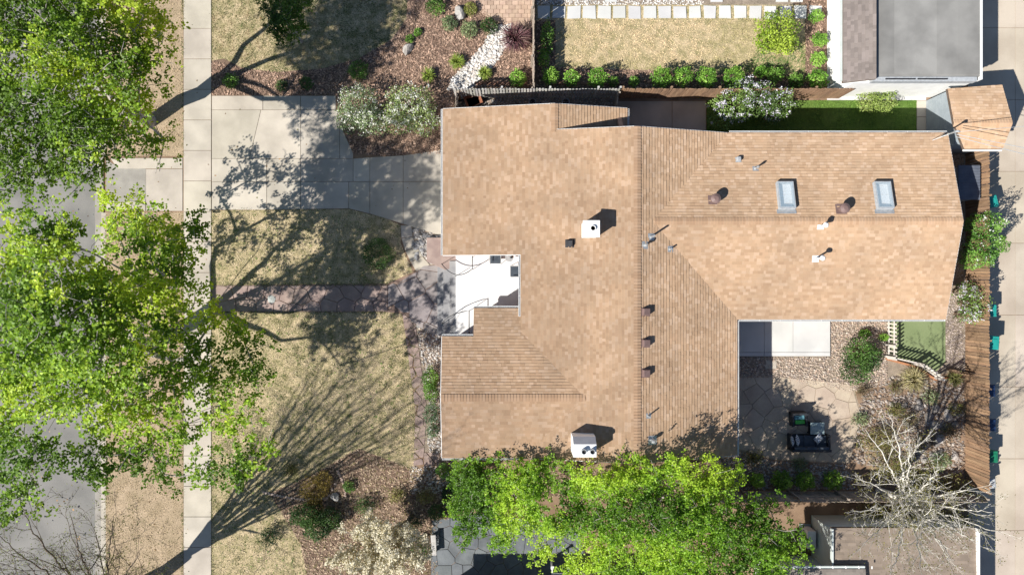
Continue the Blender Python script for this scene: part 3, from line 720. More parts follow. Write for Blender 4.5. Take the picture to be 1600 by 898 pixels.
ED = [[(283.5, -40), (288, -40), (288, 245), (283.5, 245)], [(283.5, 332), (288, 332), (288, 940), (283.5, 940)], [(329.5, 329), (333.5, 329), (333.5, 940), (329.5, 940)], [(329.5, -40), (333, -40), (333, 95), (329.5, 95)], [(331, 326.5), (545, 324.5), (545, 329), (331, 331)], [(345, 443), (606, 441), (606, 447), (345, 447)], [(331, 485), (606, 485), (606, 490), (331, 490)], [(640, 500), (651, 560), (653, 720), (646, 720), (642, 560)], [(163.5, 335), (168, 335), (168, 940), (163.5, 940)]]
grass('edge_grass', 'ragged grass creeping over the edges of pavement and drive', ED, 420, (.30, .26, .12), (.10, .13, .035), seed=18, hgt=.10, wid=.03, bias=.05, psc=2.0)
grass('weed_tufts', 'scattered green weeds in the dry lawns', [LN, LS, LSW], 26, (.09, .16, .03), (.14, .20, .05), seed=19, hgt=.13, wid=.05)
chips('fallen_leaves', 'scattered fallen leaves on pavement, drive and street', 'leaves', [[(20, -20), (690, -20), (690, 370), (331, 440), (331, 900), (20, 900)]], .7, [(.5, .45, .25), (.9, .8, .5), (.4, .55, .2)], (.05, .10), 24, aspect=.8)
MCH = [(.75, .72, .70), (1.0, .98, .95), (.62, .58, .56), (1.25, 1.22, 1.18), (1.5, 1.5, 1.45)]
chips('mulch_chips', 'reddish bark mulch of the north garden bed', 'mulch', [[(331, 95), (380, 107), (430, 113), (500, 108), (560, 92), (612, 62), (635, 30), (640, -30), (732, -30), (770, 36), (832, 46), (832, 135), (712, 136), (700, 240), (600, 243), (553, 240), (530, 190), (525, 149), (331, 149)]], 330, MCH, (.05, .13), 21, holes=[RIV])
chips('neighbour_mulch_chips', 'bark mulch under the neighbour shrub row', 'mulch', [[(838, 32), (868, 32), (868, 104), (1060, 112), (1258, 118), (1258, -20), (1290, -20), (1290, 150), (838, 150)]], 260, MCH, (.05, .12), 22)
chips('border_mulch_chips', 'leaf litter and mulch of the south shrub border', 'mulch', [[(420, 770), (480, 745), (560, 700), (650, 735), (690, 722), (700, 735), (1100, 735), (1100, 766), (760, 780), (700, 810), (675, 830), (690, 930), (440, 930), (480, 900), (470, 850), (440, 800)]], 260, [(.75, .74, .70), (1.0, 1.05, 1.0), (1.45, 1.6, 1.5), (1.2, 1.35, 1.2), (.6, .6, .55), (.5, .6, .35)], (.05, .14), 23)
TANS = [(.52, .42, .33), (.40, .32, .26), (.60, .52, .44), (.33, .27, .24), (.48, .36, .28)]
WHT = [(.72, .70, .67), (.80, .78, .75), (.60, .57, .53), (.66, .60, .55)]
GRY = [(.30, .29, .28), (.42, .40, .38), (.22, .21, .21), (.52, .49, .46)]
pebbles('white_river_pebbles', 'band of white river pebbles curving through the garden', [RIV], 150, WHT, (.05, .12), 31, cat='pebbles')
pebbles('rear_gravel_stones', 'tan gravel around the rear patio slab', [[(1297, 495), (1386, 495), (1386, 600), (1330, 612), (1212, 590), (1116, 592), (1116, 558), (1297, 558)]], 260, TANS, (.03, .065), 32)
pebbles('fence_gravel_stones', 'pinkish gravel strip beside the rear fence', [[(1478, 470), (1508, 430), (1508, 580), (1478, 566)], [(1412, 240), (1505, 240), (1505, 430), (1480, 440), (1412, 450)]], 200, [(.46, .38, .34), (.40, .33, .30), (.52, .45, .40)], (.025, .05), 33)
pebbles('rock_garden_stones', 'mixed stones of the rear rock garden', [[(1345, 620), (1400, 585), (1460, 592), (1506, 590), (1506, 740), (1400, 740), (1330, 720)]], 120, [(.30, .235, .18), (.22, .17, .135), (.36, .30, .25), (.26, .20, .17), (.30, .27, .25), (.42, .37, .33)], (.04, .10), 34, cat='stones')
pebbles('patio_edge_stones', 'pale stones between patio and shrub row', [[(1116, 695), (1210, 720), (1325, 726), (1340, 764), (1116, 764)]], 150, TANS+GRY, (.035, .08), 35, cat='stones')
pebbles('front_gravel_stones', 'grey and tan river stones beside the front walk', [[(640, 500), (690, 527), (704, 530), (704, 706), (668, 706), (672, 640), (650, 500)]], 260, TANS+GRY+WHT, (.03, .07), 36)
pebbles('entry_stones', 'dark cobbles beside the curved path', [[(645, 354), (700, 374), (700, 412), (674, 414), (660, 398), (652, 384), (646, 368)]], 130, GRY, (.06, .12), 37, cat='cobbles')
pebbles('side_gravel_stones', 'grey gravel in the narrow yard behind the garage', [[(712, 152), (962, 152), (962, 195), (712, 195)]], 220, TANS+GRY, (.03, .055), 38)
pebbles('strip_stones', 'white gravel above the stepping stones', [[(838, -20), (1100, -20), (1100, 8), (838, 8)]], 200, WHT, (.03, .06), 39)
pebbles('border_stones', 'pale stones at the end of the flagstone path', [[(640, 728), (690, 728), (720, 740), (700, 770), (640, 770)]], 160, TANS+WHT, (.03, .07), 40, cat='stones')

# ------------------------------------------------------------------ THE HOUSE
house = thing('house', 'large single storey house under a tan shingle roof', 'house', (0, 0, 0))
XR, YE, YW = G(972, 0).x, G(0, 357.4).y, G(0, 602.4).y
def g2(l): return [tuple(G(x, y).to_2d()) for x, y in l]
PL = {
 'W': dict(p0=(XR, 0), d=(-1, 0), m=.178, z0=4.3, pieces=[g2(q) for q in ([(700, 191.5), (860, 191.5), (860, 228), (700, 228)], [(700, 228), (972, 228), (972, 402.5), (700, 402.5)], [(812, 402.5), (972, 402.5), (972, 512), (812, 512)],
        [(812, 512), (972, 512), (972, 602.4), (901.5, 602.4)], [(901.5, 602.4), (972, 602.4), (972, 690), (814.5, 690)])]),
 'E': dict(p0=(XR, 0), d=(1, 0), m=.294, z0=4.3, pieces=[g2(q) for q in ([(972, 228), (1109.8, 228), (994.5, 357.4), (972, 357.4)], [(972, 357.4), (994.5, 357.4), (1124, 495), (972, 495)], [(972, 495), (1124, 495), (1124, 690), (972, 690)])]),
 'EN': dict(p0=(0, YE), d=(0, 1), m=.261, z0=4.08, pieces=[g2([(994.5, 357.4), (1109.8, 227.5), (1424, 227.5), (1424, 357.4)])]),
 'ES': dict(p0=(0, YE), d=(0, -1), m=.277, z0=4.08, pieces=[g2([(994.5, 357.4), (1424, 357.4), (1424, 495), (1124, 495)])]),
 'FN': dict(p0=(0, YW), d=(0, 1), m=.178, z0=3.882, pieces=[g2(q) for q in ([(701, 517.8), (745.6, 517.8), (745.6, 602.4), (701, 602.4)], [(745.6, 478), (812, 478), (812, 512), (745.6, 512)], [(745.6, 512), (812, 512), (901.5, 602.4), (745.6, 602.4)])]),
 'FS': dict(p0=(0, YW), d=(0, -1), m=.178, z0=3.882, pieces=[g2([(701, 602.4), (901.5, 602.4), (814.5, 690), (701, 690)])]),
 'GE': dict(p0=(G(860, 0).x, 0), d=(1, 0), m=.236, z0=3.635, pieces=[g2([(860, 191.5), (966, 191.5), (966, 236), (860, 236)])]),
}
def zf(k):
    p = PL[k]; return lambda x, y: p['z0']-p['m']*((x-p['p0'][0])*p['d'][0]+(y-p['p0'][1])*p['d'][1])
def roofz(x, y):
    best = None
    for k, p in PL.items():
        for pc in p['pieces']:
            if inpoly(np.array([x]), np.array([y]), np.array(pc))[0]:
                z = zf(k)(x, y); best = z if best is None else max(best, z)
    return best if best is not None else 2.7
def onroof(px, py, up=0.0):       # where the sight line through px,py meets the roof (plus `up` metres above it)
    z = 4.0
    for _ in range(12):
        q = P(px, py, z); z = roofz(q.x, q.y)+up
    q = P(px, py, z); return Vector((q.x, q.y, z-up))
mb = MB()
for k, p in PL.items():
    for pc in p['pieces']: deck(mb, pc, zf(k))
roof = mb.build('roof', M_deck, house)
TAN = [(0.447, 0.314, 0.207), (0.428, 0.297, 0.193), (0.471, 0.337, 0.229), (0.403, 0.274, 0.176), (0.5, 0.366, 0.259), (0.443, 0.305, 0.2), (0.456, 0.322, 0.214)]
for i, (k, p) in enumerate(PL.items()): shingle_plane(roof, 'shingle_field', p['pieces'], p['p0'], p['d'], p['m'], p['z0'], TAN, i+1)
CAPC = [(.42, .285, .185), (.395, .262, .168), (.44, .305, .205)]
ridge_caps(roof, G(972, 690, 4.3), G(972, 228, 4.3), .178, .294, CAPC)
ridge_caps(roof, G(1424, 357.4, 4.08), G(996, 357.4, 4.08), .277, .261, CAPC)
ridge_caps(roof, G(701, 602.4, 3.882), G(903, 602.4, 3.882), .178, .178, CAPC)
ridge_caps(roof, G(860, 191.5, 3.635), G(860, 232, 3.635), .236, .178, CAPC)
def gutter(a, b, out, m=None, w=.085, hh=.09):
    a, b = Vector(a), Vector(b); d = (b-a); L = d.length; ang = math.atan2(d.y, d.x); c = (a+b)/2; o = Vector(out); mb = MB()
    mb.box(c+o*(w/2+.004)+Vector((0, 0, -hh)), (L, w, .012), ang); mb.box(c+o*(w)+Vector((0, 0, -hh/2)), (L, .014, hh), ang); mb.box(c+o*.012+Vector((0, 0, -hh/2)), (L, .012, hh), ang)
    for s_ in (-1, 1): mb.box(c+d.normalized()*s_*(L/2-.008)+o*(w/2+.006)+Vector((0, 0, -hh/2)), (.012, w, hh-.006), ang)
    n = int(L/.9)
    for i in range(1, n): mb.box(a+d*(i/n)+o*(w/2+.006)+Vector((0, 0, -.008)), (.02, w, .012), ang)
    mb.build('gutter', m or M_white, house)
gutter(G(700, 402.5, 2.66), G(700, 191.5, 2.66), (-1, 0, 0)); gutter(G(812, 490, 3.33), G(812, 402.5, 3.33), (-1, 0, 0))
gutter(G(745.6, 478, 3.12), G(812, 478, 3.12), (0, 1, 0)); gutter(G(701, 517.8, 3.36), G(745, 517.8, 3.36), (0, 1, 0))
gutter(G(701, 690, 3.34), G(814, 690, 3.34), (0, -1, 0)); gutter(G(1124, 497, 2.79), G(1124, 690, 2.79), (1, 0, 0))
gutter(G(1112, 227.5, 2.93), G(1424, 227.5, 2.93), (0, 1, 0)); gutter(G(1127, 495, 2.79), G(1424, 495, 2.79), (0, -1, 0)); gutter(G(966, 191.5, 2.78), G(966, 234, 2.78), (1, 0, 0))
def trim(a, b, t=.16, off=(0, 0, 0)):
    a, b = Vector(a)+Vector(off), Vector(b)+Vector(off); d = b-a; s_ = Vector((-d.y, d.x, 0)).normalized()*.012; mb = MB()
    vs = [a-s_, b-s_, b+s_, a+s_]; vs = [v+Vector((0, 0, .012)) for v in vs]+[v-Vector((0, 0, t)) for v in vs]
    mb.add(vs, [(0, 1, 2, 3), (7, 6, 5, 4), (0, 4, 5, 1), (1, 5, 6, 2), (2, 6, 7, 3), (3, 7, 4, 0)]); mb.build('fascia', M_brownmetal if False else M_white, house)
for a, b, o in [((700, 191.5, 2.687), (860, 191.5, 3.635), (0, .014, 0)), ((860, 191.5, 3.635), (966, 191.5, 2.8), (0, .014, 0)), ((860, 228, 3.635), (972, 228, 4.3), (0, .014, 0)), ((972, 228, 4.3), (1109.8, 228, 2.95), (0, .014, 0)),
                ((972, 690, 4.3), (1124, 690, 2.81), (0, -.014, 0)), ((814.5, 690, 3.36), (972, 690, 4.3), (0, -.014, 0)), ((1424, 227.5, 2.95), (1424, 357.4, 4.08), (.014, 0, 0)), ((1424, 357.4, 4.08), (1424, 495, 2.8), (.014, 0, 0)),
                ((700, 402.5, 2.687), (812, 402.5, 3.35), (0, -.014, 0)), ((701, 517.8, 3.38), (701, 602.4, 3.882), (-.014, 0, 0)), ((701, 602.4, 3.882), (701, 690, 3.36), (-.014, 0, 0))]:
    trim(G(*a), G(*b), .15, o)
# walls under the eaves
WP = [(712, 391), (712, 203), (860, 203), (954, 203), (954, 240), (972, 240), (1098, 240), (1110, 240), (1412, 240), (1412, 357.4), (1412, 483), (1112, 483), (1112, 678), (972, 678), (902, 678), (815, 678), (713, 678), (713, 602.4), (713, 530), (757, 530), (757, 490), (824, 490), (824, 391), (712, 391)]
for (a, b) in zip(WP, WP[1:]):
    A, B = G(*a), G(*b); d = (B-A).normalized(); s_ = Vector((-d.y, d.x, 0))*.1; za, zb = roofz(A.x, A.y)-.16, roofz(B.x, B.y)-.16; mb = MB()
    A = A-d*.098; B = B-d*.102
    vs = [A-s_, B-s_, B+s_, A+s_]+[Vector((p.x, p.y, z)) for p, z in ((A-s_, za), (B-s_, zb), (B+s_, zb), (A+s_, za))]
    mb.add(vs, [(3, 2, 1, 0), (4, 5, 6, 7), (0, 1, 5, 4), (1, 2, 6, 5), (2, 3, 7, 6), (3, 0, 4, 7)]); mb.build('wall', M_brick, house)
def opening(name, c, w, h, ax, kind='window'):
    c = Vector(c); sgn = 1 if ax[0]+ax[1] > 0 else -1; d = (.06, w, h) if ax[0] else (w, .06, h); mb = MB(); mb.box(c, d); f = mb.build(name, M_white, house); o = Vector((*ax, 0))*.035
    if kind == 'window':
        for s_ in (-1, 1):
            mb = MB(); off = Vector((0, s_*w*.24, 0)) if ax[0] else Vector((s_*w*.24, 0, 0)); mb.box(c+o+off, (.02, w*.44, h*.88) if ax[0] else (w*.44, .02, h*.88)); mb.build('pane', M_dark, f)
    else:
        for r in range(4):
            for q in range(5 if w > 2 else 1):
                mb = MB(); n = 5 if w > 2 else 1; off = (q-(n-1)/2)*w/n; zz = (r-1.5)*h/4
                mb.box(c+o+(Vector((0, off, zz)) if ax[0] else Vector((off, 0, zz))), (.02, w/n*.9, h/4*.88) if ax[0] else (w/n*.9, .02, h/4*.88)); mb.build('panel', M_stucco, f)
opening('garage_door', G(708, 297, 1.1), 4.8, 2.15, (-1, 0), 'door'); opening('front_door', G(820.5, 440, 1.7), 1.0, 2.1, (-1, 0), 'door')
opening('window', G(709.5, 640, 1.7), 2.0, 1.2, (-1, 0)); opening('window', G(760, 681.5, 1.7), 1.6, 1.1, (0, -1)); opening('window', G(1040, 681.5, 1.6), 1.6, 1.1, (0, -1))
opening('window', G(1115.5, 600, 1.5), 2.2, 1.5, (1, 0)); opening('sliding_door', G(1180, 486.5, 1.2), 2.0, 2.0, (0, -1)); opening('window', G(1320, 486.5, 1.6), 1.4, 1.1, (0, -1))
opening('window', G(1200, 236.5, 1.6), 1.4, 1.1, (0, 1)); opening('window', G(1330, 236.5, 1.6), 1.4, 1.1, (0, 1)); opening('window', G(1415.5, 300, 1.6), 1.2, 1.1, (1, 0))
# porch and steps
mb = MB(); mb.prism(g2([(713.5, 393.5), (821, 393.5), (821, 487), (754, 487), (754, 527), (713.5, 527)]), .0, .56); mb.c = [W1]*len(mb.f); mb.build('porch_floor', mat('porch_paint', (.66, .66, .66), (.72, .72, .72), 1, .6, 0, 40, fine=.04), house)
for i, (x0, z) in enumerate([(684, .15), (693.5, .29), (703.5, .43)]):
    mb = MB(); mb.prism(g2([(x0, 414-i*3), (713.2, 414-i*3), (713.2, 524), (x0, 524)]), .03, z); mb.c = [W1]*len(mb.f); mb.build('step', mat('step_stone', (.24, .24, .25), (.31, .305, .305), 2, .85, .3, 50, attr=True, fine=.15), house, bevel=.012)
mb = MB(); mb.prism(g2([(668, 372), (713, 372), (713, 410), (708, 418), (697, 422), (684, 416), (668, 409)]), .02, .36); mb.c = [W1]*len(mb.f); mb.build('planter_landing', M_sandstone, house, bevel=.015)
def railing(pts, posts):
    mb = MB(); mb.tube(pts, .022, 6); 
    r = mb.build('handrail', M_dark, house, smooth=True)
    for p, q in posts:
        m2 = MB(); m2.cyl(p, q, .016, n=6); m2.build('baluster', M_dark, r)
def arcpts(a, b, c, n=9):
    a, b, c = Vector(a), Vector(b), Vector(c); return [a*(1-t)**2+b*2*t*(1-t)+c*t*t for t in [i/n for i in range(n+1)]]
rp1 = arcpts(P(690, 412, 1.1), P(712, 442, 1.3), P(738, 420, 1.5))+[P(738, 400, 1.5)]; railing(rp1, [(P(690, 412, 1.1), G(690.5, 413, .1)), (P(712, 431, 1.28), G(713, 432, .5)), (P(738, 420, 1.5), G(740, 421, .56)), (P(738, 400, 1.5), G(740, 402, .56))])
rp2 = arcpts(P(690, 506, 1.0), P(700, 490, 1.3), P(733, 485, 1.5))+[P(733, 522, 1.5)]; railing(rp2, [(P(690, 506, 1.0), G(694, 504, .1)), (P(708, 491, 1.25), G(711, 490, .45)), (P(733, 485, 1.5), G(736, 484, .56)), (P(733, 522, 1.5), G(736, 519, .56))])

# ---- things standing on the roof
def slopeM(px, py):
    q = onroof(px, py); e = .15; zx = (roofz(q.x+e, q.y)-roofz(q.x-e, q.y))/(2*e); zy = (roofz(q.x, q.y+e)-roofz(q.x, q.y-e))/(2*e)
    n = Vector((-zx, -zy, 1)).normalized(); x = Vector((1, 0, zx)).normalized(); y = n.cross(x); return Matrix((x, y, n)).transposed()
for px, py in ((1229, 306), (1382, 306)):
    q = onroof(px, py, .22); M = slopeM(px, py); w, l, hgt = .76, 1.32, .22
    f = MB()
    for (cx, cy, dx, dy) in ((-w/2+.035, 0, .07, l), (w/2-.035, 0, .07, l), (0, l/2-.035, w-.14, .07), (0, -l/2+.035, w-.14, .07)): f.box(q+M @ Vector((cx, cy, hgt/2+.02)), (dx, dy, hgt), M=M)
    fr = f.build('skylight', M_lead, house)
    t = MB(); t.box(q+M @ Vector((0, 0, .035)), (w-.145, l-.145, .01), M=M)
    t.build('light_shaft', M_white, fr)
    t = MB(); t.box(q+M @ Vector((0, 0, hgt+.025)), (w-.10, l-.10, .008), M=M); t.build('pane', M_glass, fr)
    t = MB(); t.box(q+M @ Vector((0, -l/2-.10, .035)), (w+.14, .2, .012), M=M); t.build('flashing', M_galv, fr)
def flue(c, r, z0, z1, parent, m=None):
    mb = MB(); mb.tube([Vector((c[0], c[1], z0)), Vector((c[0], c[1], z1))], r, 14, False); mb.tube([Vector((c[0], c[1], z1)), Vector((c[0], c[1], z0+.02))], [r*.8, r*.8], 14, False)
    n = 14; a = [(c[0]+math.cos(2*math.pi*k/n)*r, c[1]+math.sin(2*math.pi*k/n)*r, z1) for k in range(n)]; b = [(c[0]+math.cos(2*math.pi*k/n)*r*.8, c[1]+math.sin(2*math.pi*k/n)*r*.8, z1) for k in range(n)]
    mb.add(a+b, [(k, (k+1) % n, n+(k+1) % n, n+k) for k in range(n)]); o = mb.build('flue', m or M_stucco, parent, smooth=False)
    k = MB(); k.tube([Vector((c[0], c[1], z0+.02)), Vector((c[0], c[1], z1-.08))], r*.79, 14, True); k.build('flue_core', M_dark, o)  # dark core closing the flue a little below its rim
q = P(924, 357.5, 5.0); mb = MB(); mb.box((q.x, q.y, 4.45), (.66, .66, 1.1)); ch = mb.build('chimney', M_stucco, house, bevel=.02)
mb = MB(); mb.box((q.x, q.y, 5.03), (.76, .76, .08)); mb.build('chimney_cap', M_stucco, ch, bevel=.02); flue((q.x+.06, q.y+.02), .13, 5.06, 5.16, ch)
q = P(914, 700, 5.05); z1 = 5.05; w, l = 1.04, .80; mb = MB()
pr = [(-l/2, 3.7), (-l/2, z1), (l*.22, z1), (l/2+.04, z1-.42), (l/2+.04, 3.7)]
vs = [(q.x-w/2, q.y+a, z) for a, z in pr]+[(q.x+w/2, q.y+a, z) for a, z in pr]
mb.add(vs, [(0, 1, 2, 3, 4), (9, 8, 7, 6, 5)]+[(j, i, 5+i, 5+j) for i in range(5) for j in [(i+1) % 5]]); ch = mb.build('chimney', M_stucco, house, bevel=.015)
for dx in (-.06, .32): flue((q.x+dx, q.y-.12), .12, z1-.01, z1+.2, ch, M_lead)
def boxvent(px, py, w, l, hgt, m, name='roof_vent'):
    q = onroof(px, py, hgt); M = slopeM(px, py); mb = MB(); mb.box(q+M @ Vector((0, 0, .03)), (w*1.35, l*1.25, .012), M=M); v = mb.build(name, m, house)
    mb = MB(); mb.box(q+M @ Vector((0, 0, hgt/2+.03)), (w, l, hgt), M=M, taper=.88); mb.build('hood', m, v, bevel=.015)
for py in (487, 536, 583): boxvent(1009, py, .36, .34, .2, M_brownmetal)
boxvent(891, 380, .32, .3, .2, M_dark); boxvent(1155, 249, .2, .2, .16, M_lead)
def roundvent(px, py):
    q = onroof(px, py, .45); v = MB(); M = slopeM(px, py); v.box(q+M @ Vector((0, 0, .03)), (.5, .5, .012), M=M); o = v.build('turbine_vent', M_brownmetal, house)
    c = MB(); c.tube([q, q+Vector((0, 0, .3))], .13, 14); c.build('collar', M_brownmetal, o)
    c = MB(); c.tube([q+Vector((0, 0, .28)), q+Vector((0, 0, .34)), q+Vector((0, 0, .45)), q+Vector((0, 0, .52))], [.17, .23, .23, .10], 18); c.build('cap', M_brownmetal, o, smooth=False)
roundvent(1119, 310); roundvent(1321, 325)
def pipe(px, py, r, h, m, cap=0.0, base=True):
    q = onroof(px, py); M = slopeM(px, py); b = MB(); b.box(q+M @ Vector((0, 0, .03)), (r*7, r*7, .01), M=M); o = b.build('vent_pipe', m if m != M_dark else M_lead, house)
    c = MB(); c.tube([q, q+Vector((0, 0, .1)), q+Vector((0, 0, h))], [r*1.9, r, r], 12); c.build('pipe', m, o)
    if cap: c = MB(); c.tube([q+Vector((0, 0, h-.06)), q+Vector((0, 0, h+.02)), q+Vector((0, 0, h+.1))], [cap*.8, cap, cap*.45], 14); c.build('cap', m, o)
for a in ((1282, 353, .045, .55, M_white, .13), (1274, 404, .045, .75, M_white, .13), (1008, 383, .05, .3, M_galv, .09), (1017, 370, .045, .8, M_galv, 0), (1047, 389, .04, .3, M_galv, 0), (1180, 263, .04, .4, M_galv, .06), (1013, 649, .035, .4, M_galv, 0), (1019, 687, .06, .3, M_galv, .1)): pipe(*a)
# service mast at the rear corner
q = onroof(1470, 214); mb = MB(); mb.cyl(q, q+Vector((0, 0, 1.1)), .035); mast = mb.build('service_mast', M_galv, house)
mb = MB(); mb.tube(arcpts(q+Vector((0, 0, 1.1)), q+Vector((0, 0, 1.3)), q+Vector((.14, 0, 1.12))), .05, 8); mb.build('weatherhead', M_lead, mast)
mb = MB(); mb.cyl(q+Vector((0, 0, .7)), q+Vector((-.5, -.2, .16)), .012); mb.build('stay', M_galv, mast)
def wire(name, label, a, b, sag, r=.011):
    a, b = Vector(a), Vector(b); mb = MB(); mb.tube([a*(1-t)+b*t-Vector((0, 0, sag*4*t*(1-t))) for t in [i/16 for i in range(17)]], r, 5); tag(mb.build(name, M_lead, None, True), label, 'wire')
top = q+Vector((.1, 0, 1.05))
wire('service_wire', 'upper service wire from the roof mast over the small shed roof', top, (46, 9.0, 7.5), .5)
wire('service_wire', 'double service wire crossing the alley above the fence, northern strand', top+Vector((0, -.1, -.05)), (46, 1.6, 7.2), .6, .014)
wire('service_wire', 'double service wire crossing the alley above the fence, southern strand', top+Vector((0, -.2, -.1)), (46, .2, 7.2), .7, .014)
# ------------------------------------------------------------------ OUTBUILDINGS
def rake(mb, poly3, t=.12):     # polygon with its own z per corner, given thickness
    n = len(poly3); mb.add([tuple(p) for p in poly3]+[(p[0], p[1], p[2]-t) for p in poly3], [tuple(range(n)), tuple(range(2*n-1, n-1, -1))]+[(j, i, n+i, n+j) for i in range(n) for j in [(i+1) % n]])
# north neighbour's garage
ng = thing('garage', 'white walled garage with flat grey roof beside the alley', 'garage', P(1380, 60))
def loc(o, r): o.location = -r.location
def part(mb, name, m, r, **k): o = mb.build(name, m, r, **k); o.location = -r.location; return o
x0, xs, x1 = P(1317, 0, 2.55).x, P(1369, 0, 3.15).x, P(1532, 0, 2.9).x; yb = P(0, 131, 2.9).y; yt = 17.5; wx0 = G(1292, 0).x
mb = MB(); mb.box(((wx0+x1)/2-.05, (yb+yt)/2-.1, 1.25), (x1-wx0-.3, yt-yb-.5, 2.5)); part(mb, 'wall', M_stucco, ng)
mb = MB(); rake(mb, [(x0, yb+.15, 2.55), (xs, yb+.15, 3.15), (xs, yt, 3.15), (x0, yt, 2.55)][::1]); part(mb, 'shingle_roof', M_deck, ng)
GSH = [(.20, .17, .155), (.22, .188, .172), (.185, .158, .145), (.235, .20, .185)]
so = shingle_plane(ng, 'shingle_field', [[(x0, yb+.15), (xs, yb+.15), (xs, yt), (x0, yt)]], (xs, 0), (-1, 0), (3.15-2.55)/(xs-x0), 3.15, GSH, 51, material=M_greyshingle); so.location = -ng.location
mb = MB(); mb.box(((xs+x1)/2, (yb+.35+yt)/2, 2.66), (x1-xs-.02, yt-yb-.35, .46)); mb.c = [W1]*6; part(mb, 'flat_roof', M_flat, ng)
for i in range(5):
    xa = xs+.02+(x1-xs-.06)*i/5; xb = xs+.02+(x1-xs-.06)*(i+1)/5; v = random.uniform(.9, 1.08); mb = MB(); mb.box(((xa+xb)/2-.02, (yb+.42+yt)/2, 2.896+.003*i), (xb-xa+.03, yt-yb-.5, .012), col=(v, v, v)); part(mb, 'membrane_sheet', M_flat, ng)
mb = MB(); mb.box((x1+.03, (yb+.2+yt)/2, 2.75), (.1, yt-yb-.2, .36)); part(mb, 'edge_trim', M_white, ng)
mb = MB(); mb.box(((xs+x1)/2-.1, yb+.22, 2.74), (x1-xs-.15, .22, .34)); part(mb, 'parapet', M_lead, ng)
for a in (.25, .55): mb = MB(); mb.box((xs+(x1-xs)*a, yb+.22, 2.925), ((x1-xs)*.28, .06, .03)); part(mb, 'coping', M_dark, ng)
mb = MB(); mb.box((x0-.05, (yb+.2+yt)/2, 2.47), (.09, yt-yb-.3, .09)); part(mb, 'gutter', M_palesiding, ng)
# small shed by the alley, tan shingled gable
sd = thing('garden_shed', 'small shed with tan shingled gable roof beside the alley', 'shed', G(1480, 205))
RN = [P(1480, 139, 2.4), P(1490, 192, 3.0), P(1582, 193, 3.0), P(1567, 132, 2.4)]; RS = [P(1490, 192, 3.0), P(1506, 233, 2.5), P(1566, 233, 2.5), P(1582, 193, 3.0)]
ry = (RN[1].y+RN[2].y)/2; mN = .6/(RN[0].y-ry); mS = .5/(ry-RS[1].y)
for q_ in (RN[1], RN[2], RS[0], RS[3]): q_.y = ry
for q_ in RN: q_.z = 3.0-mN*(q_.y-ry)-.01
for q_ in RS: q_.z = 3.0-mS*(ry-q_.y)-.01
mb = MB(); rake(mb, RN[::1]); rake(mb, RS[::1]); part(mb, 'roof', M_deck, sd)
for pl, dd, mm in ((RN, (0, 1), mN), (RS, (0, -1), mS)):
    o = shingle_plane(sd, 'shingle_field', [[(p.x, p.y) for p in pl]], (0, ry), dd, mm, 3.0, TAN, 61+int(dd[1])); o.location = -sd.location
rr = thing('tmp', None, None); bpy.data.objects.remove(rr)
capo = bpy.data.objects.new('ridge', MB().mesh()); COL.objects.link(capo); capo.parent = sd; capo.location = -sd.location
mbx = MB(); mbx.box((RN[1]+RN[2])/2+Vector((0, 0, -.06)), ((RN[2]-RN[1]).length-.1, .06, .05)); capo.data = mbx.mesh('ridge'); capo.data.materials.append(M_deck)
ridge_caps(capo, RN[2]+Vector((-.02, 0, 0)), RN[1], mS, mN, CAPC)
sx0, sx1, sy0, sy1 = G(1447, 0).x, G(1508, 0).x, G(0, 240).y, G(0, 158).y
mb = MB(); mb.box(((sx0+sx1)/2, (sy0+sy1)/2, 1.16), (sx1-sx0, sy1-sy0, 2.3)); part(mb, 'wall', M_siding, sd)
mb = MB(); mb.add([(sx0, sy0, 2.3), (sx0, sy1, 2.3), (sx0+.02, ry, 2.9), (sx1, sy0, 2.3), (sx1, sy1, 2.3), (sx1, ry, 2.9)], [(0, 2, 1), (3, 4, 5), (0, 3, 5, 2), (1, 2, 5, 4)]); part(mb, 'gable', M_siding, sd)
for i in range(14): mb = MB(); mb.box((sx0-.012, (sy0+sy1)/2, .12+i*.16), (.024, sy1-sy0, .15), col=None); part(mb, 'siding_board', M_siding, sd)
mb = MB(); mb.tube([RS[1]+Vector((0, -.05, -.05)), RS[2]+Vector((0, -.05, -.05))], .05, 8); part(mb, 'gutter', M_white, sd)
# storage box with ribbed lid in the narrow strip
sb = thing('storage_shed', 'low blue grey storage shed with ribbed roof behind the house', 'shed', G(1482, 287))
a, b = P(1498, 258, 1.5), P(1532, 312, 1.5); cx, cy = (a.x+b.x)/2, (a.y+b.y)/2; w, l = b.x-a.x, a.y-b.y
mb = MB(); mb.box((cx, cy, .7), (w-.12, l-.12, 1.4)); part(mb, 'body', M_siding, sb)
mb = MB(); mb.box((cx, cy, 1.44), (w, l, .06)); part(mb, 'roof', M_blueroof, sb)
for i in range(12): mb = MB(); mb.box((cx, a.y-l*(i+.5)/12, 1.482), (w-.01, l/12*.5, .024)); part(mb, 'rib', M_blueroof, sb)
